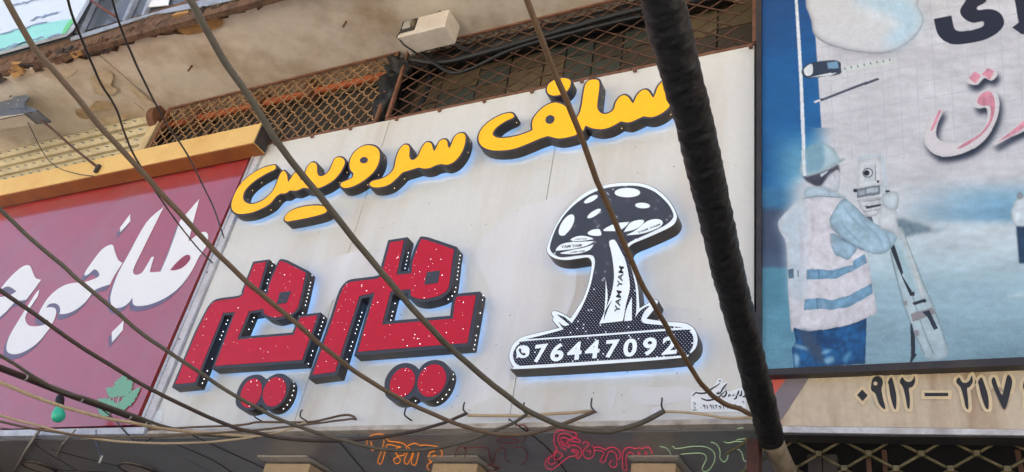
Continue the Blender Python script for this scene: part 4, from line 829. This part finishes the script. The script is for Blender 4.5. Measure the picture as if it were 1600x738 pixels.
# ---------------------------------------------------------------- folding gate below the strip
gt = thing('folding_gate', P(1450, 740, D + .1), 'dark folding lattice gate with brass coloured bars under the number strip', 'gate')
YL = D + .08
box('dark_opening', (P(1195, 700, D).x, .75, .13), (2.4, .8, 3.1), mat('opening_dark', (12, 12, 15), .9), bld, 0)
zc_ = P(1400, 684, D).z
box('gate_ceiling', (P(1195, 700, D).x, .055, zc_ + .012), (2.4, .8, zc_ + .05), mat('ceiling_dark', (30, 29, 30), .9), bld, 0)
M_BRASS = mat('brass_bar', (112, 102, 74), .5, .3, dirt=(60, 54, 44), dscale=9, damt=.7)
dxn = (P(1467, 690, YL).x - P(1384, 687, YL).x); z0n = P(1437, 687, YL).z; dzn = P(1437, 687, YL).z - P(1437, 710, YL).z; x0n = P(1396, 687, YL).x
nodes = []
for r_ in range(0, 12):
    for c in range(-3, 9):
        x = x0n + dxn * (c + (.5 if r_ % 2 else 0)); z = z0n - dzn * r_; nodes.append((x, z))
        box('pivot', (x - .012, YL - D - .014, z - .012), (x + .012, YL - D + .004, z + .012), M_BRASS, gt, .002)
        for s in (-1, 1):
            if r_ < 11: tube('lattice_bar', [(x, YL - D + .002 * s, z), (x + s * dxn / 2, YL - D + .002 * s, z - dzn)], .0065, M_BRASS, gt, 6)
for u in (1352, 1377, 1584):
    a = P(u, 700, YL + .05); box('upright', (a.x, YL - D + .03, .13), (a.x + .02, YL - D + .05, 3.05), mat('upright_dark', (84, 56, 44), .8), gt, .003)
for u in (1262, 1285):
    a = P(u, 700, YL + .1); box('post', (a.x, .16, .13), (a.x + .06, .22, 3.05), mat('post_dark', (66, 62, 62), .8), gt, .004)

# ---------------------------------------------------------------- glossy grey soffit of the shop entrance
ZE = zb - .034
gs = thing('entrance_soffit', (-3, .5, ZE), 'dark grey glossy ceiling panel over the shop entrance below the white sign', 'soffit')
xs_ = [-9.5, -6.1, -4.55, -2.9, xr + .02]
for i in range(4): box('soffit_panel', (xs_[i] + .003, .055, ZE), (xs_[i + 1] - .003, 1.58, ZE + .03), M_GREY, gs, .002)
box('rear_glazing', (-9.5, 1.5, .13), (xr, 1.58, ZE - .003), mat('shop_glass', (120, 122, 128), .3), bld, 0)
for c in ((62, 729, .12), (216, 733, .13)):
    p = PZ(c[0], c[1], ZE - .004); v, f = tubem([p + Vector((0, 0, .002)), p - Vector((0, 0, .012))], c[2], 32)
    o = mesh('downlight', v, f, mat('lamp_lens', (150, 140, 134), .4), gs, smooth=False)
    ring = [p + Vector((c[2] * 1.04 * math.cos(t), c[2] * 1.04 * math.sin(t), -.012)) for t in [2 * math.pi * k / 40 for k in range(41)]]
    tube('downlight_rim', ring, .007, M_STEELD, gs, 6)
for px in ([(22, 738), (40, 705), (62, 672)], [(88, 712), (98, 694), (118, 672)]):
    q = [PZ(a, b, ZE - .004) for a, b in px]; tube('ceiling_strip', q, .011 if px[0][0] == 22 else .006, mat('strip_taupe', (150, 146, 140), .6), gs, 6)
for px in ([(80, 702), (140, 718), (230, 738)], [(60, 733), (170, 738)], [(275, 694), (330, 718), (362, 738)], [(300, 680), (420, 735)], [(530, 690), (570, 738)], [(795, 655), (850, 695), (885, 738)]):
    tube('panel_joint', [PZ(a, b, ZE - .001) for a, b in spline(px, False, 3)], .004, M_STEELD, gs, 5)
# neon reflected in the glossy ceiling, built as glowing tubes on its surface
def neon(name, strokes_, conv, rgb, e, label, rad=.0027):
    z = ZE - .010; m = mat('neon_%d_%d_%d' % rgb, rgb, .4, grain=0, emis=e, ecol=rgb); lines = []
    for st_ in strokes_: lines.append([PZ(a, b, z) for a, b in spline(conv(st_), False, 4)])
    al = [p for l in lines for p in l]; o = thing(name, sum(al, Vector()) / len(al), label, 'neon reflection')
    for l in lines: tube('neon_reflection_tube', l, rad, m, o, 6)
    setp(o, label, 'neon reflection', 'reflected neon words built as tubes on the grey entrance ceiling'); return o
N1 = lambda p: tile(540, 670, 8, p); N2 = lambda p: tile(840, 650, 8, p); N3 = lambda p: tile(800, 590, 4, p); N4 = lambda p: tile(400, 590, 4, p)
neon('neon_reflection', [[(265, 150), (268, 200), (300, 235), (330, 270), (355, 262)], [(318, 165), (325, 205), (350, 235)], [(285, 115), (340, 80), (410, 65), (465, 75), (500, 105), (540, 155), (620, 165), (700, 178), (745, 205), (765, 250)], [(475, 145), (478, 180), (440, 300), (402, 410), (425, 442), (455, 420), (495, 280)], [(505, 240), (515, 205), (560, 200), (640, 220), (690, 232), (640, 245), (620, 290), (650, 345), (600, 385), (620, 430), (660, 435), (685, 390), (655, 345), (720, 335), (745, 300)], [(765, 225), (800, 205), (850, 185), (890, 190), (930, 210), (1000, 205), (1160, 225)], [(780, 235), (815, 262)], [(775, 300), (730, 400), (750, 438), (785, 430), (850, 290)], [(850, 300), (820, 420), (850, 455), (880, 440), (915, 300)], [(1115, 280), (1060, 295), (1040, 350), (1050, 400), (1080, 415), (1030, 445), (1020, 490), (1050, 520)], [(1190, 270), (1208, 310), (1190, 350)], [(1135, 345), (1110, 330), (1092, 350), (1110, 365)]], N1, (255, 150, 40), .13, 'orange reflected neon word built as glowing tubes on the grey entrance ceiling')
neon('neon_reflection', [[(490, 265), (480, 225), (420, 190), (340, 180), (250, 190), (210, 250), (205, 320), (220, 380), (240, 410), (190, 490), (120, 540), (95, 590), (110, 650), (170, 668), (230, 640), (330, 560), (400, 510), (470, 500), (480, 460), (420, 440), (440, 425), (490, 430), (510, 470), (485, 525), (515, 530), (548, 480), (540, 420), (490, 375), (430, 365), (380, 395)], [(485, 265), (440, 268), (400, 235), (330, 220), (270, 240), (255, 290), (280, 370), (330, 415), (365, 425)], [(290, 280), (330, 270), (380, 290), (410, 300), (470, 280), (530, 310), (520, 330), (440, 320), (400, 300), (370, 330), (370, 345), (330, 345), (295, 300)], [(285, 330), (320, 370), (370, 375), (395, 350)], [(235, 440), (310, 490), (240, 550), (205, 520), (240, 440)], [(150, 530), (135, 580), (165, 605), (220, 590)], [(565, 350), (590, 325), (640, 345), (630, 380), (575, 430), (570, 490), (620, 535), (680, 520), (710, 460), (700, 400), (680, 370)], [(610, 450), (640, 430), (665, 455), (650, 480)], [(700, 400), (760, 390), (820, 410), (850, 425), (890, 400), (960, 395), (1020, 440), (1035, 500), (1010, 545), (985, 530), (985, 490), (950, 450), (900, 445), (870, 490), (840, 570), (800, 578), (785, 550), (830, 470), (800, 440), (720, 430)], [(930, 555), (900, 590), (910, 630), (960, 645), (992, 610), (985, 570)], [(1120, 680), (1070, 670), (1062, 600), (1065, 470), (1100, 410), (1160, 395), (1220, 410), (1270, 398), (1310, 410), (1360, 390), (1410, 410), (1438, 480)], [(1118, 670), (1105, 560), (1120, 480), (1160, 455), (1200, 485)], [(1255, 490), (1262, 450), (1280, 490)], [(1340, 490), (1350, 450), (1368, 490)]], N2, (222, 60, 98), .10, 'bright pink red reflected neon word built as glowing tubes on the grey entrance ceiling')
neon('neon_reflection', [[(925, 432), (960, 440), (985, 465), (990, 482)], [(1005, 430), (1030, 445), (1120, 432), (1200, 432), (1250, 455), (1268, 490), (1262, 530), (1235, 575), (1205, 588), (1188, 570), (1215, 510), (1200, 480), (1150, 472), (1055, 480)], [(1245, 405), (1280, 420), (1300, 460), (1300, 505), (1325, 528), (1345, 510), (1355, 470), (1385, 448), (1420, 452), (1440, 480), (1450, 520), (1475, 520), (1490, 480), (1480, 430), (1450, 405), (1400, 400), (1350, 410), (1325, 400)], [(1405, 390), (1460, 382)], [(1410, 320), (1445, 314)]], N3, (176, 206, 168), .07, 'pale green reflected neon word built as glowing tubes on the grey entrance ceiling')
neon('neon_reflection', [[(1240, 500), (1258, 450), (1285, 430), (1310, 440), (1330, 440), (1440, 440), (1455, 480), (1470, 530), (1490, 525), (1500, 470), (1530, 440), (1555, 450), (1560, 510), (1590, 530)], [(1300, 500), (1312, 460), (1300, 440)], [(1505, 390), (1540, 375), (1600, 380), (1640, 395), (1600, 410), (1530, 412), (1505, 390)], [(1400, 570), (1450, 548), (1520, 560), (1490, 580), (1420, 578)], [(1620, 300), (1680, 300), (1700, 350), (1660, 410)], [(1600, 440), (1660, 435), (1690, 470), (1690, 520), (1660, 545)]], N4, (112, 48, 60), .03, 'dim dark red reflected neon word built as tubes on the grey entrance ceiling', .0034)
# beige lamp boxes under the soffit
for u, lb in ((446, 'beige box lamp hanging under the ceiling left of the orange reflected neon word'), (708, 'beige box lamp hanging at the right end of the orange reflected neon word'), (1018, 'beige box lamp hanging in front of the bright pink red reflected neon word')):
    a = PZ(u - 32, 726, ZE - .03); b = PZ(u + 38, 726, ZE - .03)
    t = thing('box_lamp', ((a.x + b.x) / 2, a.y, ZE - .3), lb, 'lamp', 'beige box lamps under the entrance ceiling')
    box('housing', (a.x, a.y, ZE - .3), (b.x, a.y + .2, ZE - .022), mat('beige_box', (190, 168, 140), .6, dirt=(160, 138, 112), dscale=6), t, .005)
    c_ = PZ(u - 28, 713, ZE - .008); box('reflection_plate', (a.x - .004, c_.y, ZE - .012), (b.x + .03, a.y + .2, ZE - .001), mat('reflection_grey', (168, 164, 160), .5), t, .002)  # grey plate stands in for the housing's reflection in the glossy ceiling
    for k in (.25, .68):
        xm = a.x + (b.x - a.x) * k; box('hanger', (xm, a.y + .02, ZE - .024), (xm + .04, a.y + .06, ZE + .002), M_STEELD, t, 0)

# ---------------------------------------------------------------- cables
def wire_pts(px, dep0, y1, ext0=0, n=6, y0=None):
    s = spline([p[:2] for p in px], False, n)
    if ext0:
        d = (Vector(s[0]) - Vector(s[2])).normalized(); s = [tuple(Vector(s[0]) + d * ext0 * k / 4) for k in (4, 3, 2, 1)] + s
    s = [(a + 1.1 * mnoise.noise(Vector((i * .23, px[0][1] * .1, px[0][0] * .1))), b + 1.1 * mnoise.noise(Vector((i * .23, 9 + px[0][0] * .1, px[0][1] * .1)))) for i, (a, b) in enumerate(s)]
    L_ = [0]
    for i in range(1, len(s)): L_.append(L_[-1] + (Vector(s[i]) - Vector(s[i - 1])).length)
    a = 1 / (dep0 if y0 is None else y0 / ray(*s[0]).y); b = 1 / (y1 / ray(*s[-1]).y)
    return [PD(p[0], p[1], 1 / (a + (b - a) * l / L_[-1])) for p, l in zip(s, L_)]
def cable(px, diam, dep0, y1, m, label, ext0=260, group='overhead cables crossing the shop front', y0=None, cat='cable', sides=10):
    o = tube('cable', wire_pts(px, dep0, y1, ext0, y0=y0), diam / 2, m, sides=sides); return setp(o, label, cat, group)
M_C1 = mat('cable_tan', (104, 86, 68), .55, dirt=(84, 68, 54), dscale=5, damt=.6)
M_C2 = mat('cable_greygreen', (88, 82, 70), .5, dirt=(56, 50, 42), dscale=4, damt=.6)
M_C3 = mat('cable_brown', (100, 76, 52), .5, dirt=(72, 54, 42), dscale=4, damt=.7)
M_C4 = mat('cable_dark_brown', (66, 52, 44), .5, dirt=(48, 38, 34), dscale=5, damt=.7)
M_C5 = mat('cable_cream', (190, 168, 134), .5, dirt=(140, 116, 88), dscale=5, damt=.6)
M_C6 = mat('cable_pale', (196, 192, 184), .45, dirt=(150, 142, 130), dscale=5, damt=.6)
YW = D - .07
cable([(10, 0), (50, 70), (82, 108), (112, 143), (155, 196), (200, 245), (250, 300), (287, 340), (333, 390), (380, 435), (419, 469), (459, 502), (504, 541), (560, 584), (605, 612), (650, 635), (712, 662), (762, 676), (805, 680), (855, 671), (900, 655), (928, 643)], .0185, 2.3, YW, M_C1, 'thick tan cable crossing in front of the smaller red letters')
cable([(297, 0), (315, 32), (350, 95), (395, 160), (432, 220), (470, 270), (500, 307), (542, 360), (585, 412), (626, 461), (656, 495), (696, 537), (742, 578), (780, 609), (815, 636), (851, 655), (884, 667), (925, 674), (955, 674), (994, 664), (1037, 643)], .024, 2.5, YW, M_C2, 'grey flat cable crossing the yellow letters with the deep bowl')
cable([(824, 0), (837, 35), (862, 100), (885, 157), (905, 207), (928, 270), (940, 300), (960, 344), (974, 378), (988, 411), (1006, 450), (1028, 486), (1042, 512), (1064, 550), (1089, 590), (1107, 612), (1121, 624), (1136, 633), (1155, 639), (1174, 648)], .022, 2.55, YW, M_C3, 'brown cable crossing in front of the mushroom sign')
cable([(106, 0), (117, 35), (140, 92), (160, 135), (182, 170), (197, 215), (217, 256), (245, 302), (275, 345), (307, 385), (332, 411)], .010, 2.5, D - .03, M_CABB, 'thin black cable ending low on the white edge profile')
cable([(175, 0), (190, 47), (212, 100), (237, 150), (256, 186), (280, 222), (305, 264), (330, 317), (350, 371)], .010, 2.6, D - .03, M_CABB, 'thin black cable ending high on the white edge profile')
cable([(0, 326), (45, 370), (95, 413), (125, 440), (175, 482), (215, 516), (260, 548), (316, 585), (365, 617), (410, 642), (450, 661), (512, 682), (550, 692), (595, 702), (650, 704), (690, 699), (737, 687), (775, 672), (800, 662), (823, 648)], .0165, 2.9, YW, M_C2, 'grey brown cable sagging below the red letters and the panel edge')
cable([(0, 454), (62, 497), (125, 541), (190, 581), (237, 609), (312, 646), (362, 666), (400, 676), (450, 686), (500, 689), (560, 687), (600, 683), (650, 673), (690, 662), (729, 647)], .0165, 2.9, YW, M_C4, 'dark brown cable crossing the herb print and the white edge profile')
cable([(0, 575), (27, 585), (110, 617), (200, 650), (232, 660)], .034, 3.6, D - .05, M_C4, 'thick dark brown cable bundle tied with pale ties')
cable([(0, 556), (25, 571), (62, 594), (96, 612), (130, 622), (190, 642), (250, 664), (312, 678), (400, 684)], .016, 3.5, D - .10, M_C2, 'grey cable carrying the green bulb')
cable([(0, 598), (50, 618), (100, 636), (155, 651), (200, 660), (250, 669), (312, 676), (360, 680), (405, 682)], .017, 3.5, D - .09, M_C5, 'cream brown cable passing in front of the bulb socket')
cable([(0, 649), (62, 666), (112, 679), (175, 689), (250, 693), (325, 691), (375, 686), (437, 675), (478, 660)], .012, 3.6, YW, M_C5, 'cream cable sagging lowest below the crimson sign')
cable([(0, 659), (75, 674), (150, 683), (225, 683), (300, 679), (362, 675), (440, 668), (500, 661), (540, 656), (556, 655)], .011, 3.6, YW, M_C1, 'tan cable below the crimson sign ending at a twisted tail')
cable([(232, 672), (300, 668), (380, 664), (407, 660), (482, 660), (512, 654), (540, 649), (551, 651), (556, 656)], .013, 3.6, YW, M_C3, 'brown wire tied along the lower edge of the panel under the smaller red letters', 0, y0=YW)
cable([(731, 649), (800, 650), (825, 650), (875, 646), (928, 642)], .016, 3.6, YW, M_C5, 'cream wire tied along the lower edge of the panel under the larger red dots', 0, y0=YW)
cable([(1037, 643), (1087, 646), (1137, 653), (1175, 653)], .012, 3.6, YW, M_C5, 'cream wire tied along the lower edge of the panel under the sticker', 0, y0=YW)
cable([(0, 669), (40, 676), (62, 700), (120, 735)], .006, 3.6, D + .3, M_CABB, 'thin black wire hanging below the crimson sign strip', 0, y0=D - .03)
cable([(160, 640), (178, 655), (196, 675), (210, 690), (222, 693), (240, 683)], .009, 3.6, D - .04, M_CABB, 'black wire loop below the cable bundle', 0, y0=D - .06)
cable([(150, 672), (150, 690), (155, 706), (158, 716)], .007, 3.6, D - .05, mat('blue_wire', (62, 70, 96), .5), 'short blue wire with a white plug hanging below the crimson sign', 0, y0=D - .05)
pl_ = box('wire_plug', tuple(P(155, 724, D - .05) + Vector((-.006, -.005, 0))), tuple(P(160, 712, D - .05) + Vector((.006, .005, 0))), M_C6, bev=.002); setp(pl_, 'white plug on the end of the short blue wire', 'plug')
bun = [o for o in bpy.data.objects if o.get('label', '').startswith('thick dark brown cable bundle')][0]
tp = wire_pts([(0, 575), (27, 585), (110, 617), (200, 650), (232, 660)], 3.6, D - .05, 260)
for k in (.42, .62, .82, .93):
    i = int(k * (len(tp) - 1)); d = (tp[i + 1] - tp[i]).normalized(); tube('cable_tie', [tp[i], tp[i] + d * .012], .0185, M_C6, bun, 10)
# hooks
for u, v, lb in ((407, 657, 'under the smaller red dots'), (478, 657, 'between the two red dot pairs'), (640, 655, 'under the larger red dots'), (731, 647, 'right of the larger red dots'), (824, 648, 'left of the mushroom sign'), (929, 642, 'under the middle of the mushroom sign'), (1038, 642, 'left of the sticker')):
    p = P(u, v, D - .02); c = [p + Vector((0, .02, .0)), p + Vector((0, -.03, -.002)), p + Vector((.004, -.06, 0)), p + Vector((.008, -.07, .02)), p + Vector((.004, -.06, .036))]
    o = tube('cable_hook', spl3([tuple(q) for q in c], 4), .0045, M_STEELD, sides=6); setp(o, 'dark wire hook on the panel edge ' + lb, 'hook')
# wrapped bundle leaning out from the facade
e1 = 3.45
bpx = [(985, -220), (1010, -110), (1036, 0), (1060, 100), (1084, 190), (1108, 290), (1130, 390), (1152, 480), (1176, 575), (1205, 685)]
dl = .105; L0 = 1 / (dl * F / 80); 
bp = wire_pts(bpx, dl * F / 76, 3.40, n=1)
wb = wrap('wrapped_cable_bundle', [tuple(p) for p in bp], dl / 2, M_BLK, amp=.075, sides=32, seg=44)
setp(wb, 'thick bundle wrapped in black plastic leaning diagonally across the white panel', 'cable bundle')
end = bp[-1]; dirn = (bp[-1] - bp[-2]).normalized()
wt = thing('pipe_stub', end + dirn * .5, 'pale weathered pipe and rusty bracket below the end of the black wrapped bundle', 'pipe')
tube('pipe', [end - dirn * .05, end + dirn * .12 + Vector((.01, 0, 0)), end + dirn * .5 + Vector((.05, .02, 0))], .044, mat('pipe_pale', (150, 136, 116), .7, dirt=(84, 70, 58), dscale=9, damt=.7), wt, 14)
box('bracket', tuple(end + Vector((-.105, .02, -.30))), tuple(end + Vector((-.055, .10, .01))), mat('rust_dark', (74, 44, 38), .85, dirt=(40, 28, 26), dscale=12, damt=.8), wt, .005)
# ---------------------------------------------------------------- bulb, box, flood lamp
bt = P(94, 620, D - .22); bax = (bt - P(90, 664, D - .22)).normalized()
bu = thing('light_bulb', bt - Vector((0, 0, .17)), 'green light bulb in a black socket hanging on the grey cable', 'bulb')
def lathe(name, c, prof, m, parent, axis=Vector((0, 0, 1)), n=20, sc=1.0):
    if parent.name.startswith('light_bulb'): sc = 1.35
    V, Fs = [], []
    ex = axis.orthogonal().normalized(); ey = axis.cross(ex)
    for r, h in prof:
        for k in range(n):
            a = 2 * math.pi * k / n; V.append(c + axis * h * sc + ex * (r * sc * math.cos(a)) + ey * (r * sc * math.sin(a)))
    for i in range(len(prof) - 1):
        for k in range(n): Fs.append((i * n + k, i * n + (k + 1) % n, (i + 1) * n + (k + 1) % n, (i + 1) * n + k))
    Fs.append(tuple(range(n))[::-1]); Fs.append(tuple((len(prof) - 1) * n + k for k in range(n)))
    return mesh(name, V, Fs, m, parent, smooth=True)
lathe('socket', bt, [(.008, .012), (.014, .004), (.02, -.01), (.021, -.05), (.019, -.06)], M_CABB, bu, bax)
lathe('glass', bt, [(.015, -.058), (.019, -.07), (.024, -.085), (.030, -.10), (.032, -.115), (.029, -.13), (.019, -.142), (.006, -.147)], mat('bulb_green', (48, 196, 156), .3, grain=.04, coat=.3), bu, bax)
YX = 3.30
c1, c2, c3, c4 = P(560 + 410 / 6.667, 410 / 6.667, YX), P(560 + 900 / 6.667, 265 / 6.667, YX), P(560 + 945 / 6.667, 95 / 6.667, YX), P(560 + 470 / 6.667, 225 / 6.667, YX)
bxl = thing('transformer_box', (c1.x, 0, c1.z), 'white metal box with exposed coil hanging on wires below the soffit', 'box')
zlo, zhi = (c1.z + c2.z) / 2, (c3.z + c4.z) / 2; y0 = YX - D; y1 = y0 + .17
box('housing', (c1.x, y0, zlo), (c2.x, y1, zhi), mat('box_white', (214, 204, 194), .5, dirt=(170, 152, 136), dscale=5, damt=.5), bxl, .004)
box('opening', (c1.x - .002, y0 - .004, zlo + (zhi - zlo) * .25), (c1.x + .13, y0 + .1, zhi - .01), M_DARK, bxl, 0)
box('coil', (c1.x + .015, y0 - .012, zlo + (zhi - zlo) * .45), (c1.x + .085, y0 + .04, zhi - .022), mat('coil_grey', (168, 164, 158), .5), bxl, .006)
lathe('coil_winding', Vector((c1.x + .09, y0 - .002, zlo + (zhi - zlo) * .62)), [(.026, 0), (.03, .008), (.03, .022), (.026, .03)], mat('winding', (112, 98, 78), .6), bxl, Vector((1, 0, 0)))
box('lower_lip', (c1.x - .004, y0 - .006, zlo - .004), (c1.x + .16, y0 + .004, zlo + .03), MATS['box_white'], bxl, .003)
tube('hanging_wire', [Vector((c4.x + .01, y0 + .05, zhi)), P(637, 10, YX + .02), P(642, -30, YX)], .004, M_CABB, bxl, 6)
tube('hanging_wire', [Vector((c3.x - .09, y0 + .05, zhi)), P(685, 5, YX + .02), P(664, -40, YX)], .010, M_CABB, bxl, 6)
for k in range(3): tube('hanging_wire', spl3([(c2.x - .03, y1, zlo + .03), (c2.x + .03 + .02 * k, y1 + .03, zlo - .03), (c2.x + .08 + .03 * k, y1 + .06, zlo - .05)], 4), .004, M_CABB, bxl, 5)
tube('hanging_wire', [Vector((c1.x, y0, zlo + .06)), Vector((c1.x - .015, y0, zlo + .02)), Vector((c1.x + .03, y0 + .05, zlo - .03)), Vector((c1.x + .08, y1, zlo - .02))], .007, M_CABB, bxl, 6)
# flood lamp on an arm
fl = thing('flood_lamp', P(30, 185, 3.1), 'grey metal flood lamp on a rusty arm fixed to the golden fascia beam', 'lamp')
YFm = 3.05
U = lambda p: tile(0, 120, 4, p)
M_LAMP = mat('lamp_grey', (104, 114, 132), .4, .3, dirt=(70, 74, 84), dscale=8, damt=.5)
prism('lamp_housing', flat(U([(-300, 235), (-300, 170), (0, 160), (80, 140), (150, 165), (188, 190), (232, 206), (226, 216), (0, 245), (-300, 290)]), YFm), YFm, YFm + .16, M_LAMP, fl)
prism('lamp_bracket', flat(U([(70, 150), (90, 126), (170, 114), (182, 130), (150, 165), (160, 195), (60, 200)]), YFm - .01), YFm - .012, YFm - .002, M_LAMP, fl)
prism('lamp_lens', flat(U([(-300, 292), (0, 247), (150, 228), (150, 236), (0, 258), (-300, 305)]), YFm + .01), YFm + .01, YFm + .15, mat('lens_pale', (196, 188, 178), .3), fl)
for c in ((52, 170), (105, 175), (112, 148)):
    a = P(c[0] / 4, 120 + c[1] / 4, YFm - .014); tube('screw', [a, a + Vector((0, -.006, 0))], .007, M_ALU, fl)
tube('clamp_rod', [P(15, 152, YFm - .02), P(26, 142, YFm - .02), P(38, 127, YFm)], .006, M_STEELD, fl)
tube('clamp_wire', [P(22, 148, YFm - .02), P(30, 130, YFm), P(40, 118, YFm + .05)], .003, M_STEELD, fl)
tube('arm', wire_pts([(51, 178), (85, 205), (120, 236), (150, 260)], 1, YG - .005, n=4, y0=YFm + .08), .011, mat('arm_rust', (94, 66, 54), .75, dirt=(56, 42, 38), dscale=10), fl)
ab = P(154, 263, YG - .01)
box('arm_bracket', tuple(ab + Vector((-.02, -.02, -.05))), tuple(ab + Vector((.015, .008, .03))), M_STEELD, fl, .004)
tube('lamp_wire', wire_pts([(38, 180), (52, 208), (66, 236), (78, 252), (95, 264), (118, 272), (147, 275)], 1, YG - .01, n=4, y0=YFm + .08), .004, M_CABB, fl, 6)
tube('lamp_wire', wire_pts([(-30, 190), (0, 187), (30, 181), (50, 176)], 1, YFm - .01, n=4, y0=YFm - .01), .005, M_CABB, fl, 6)
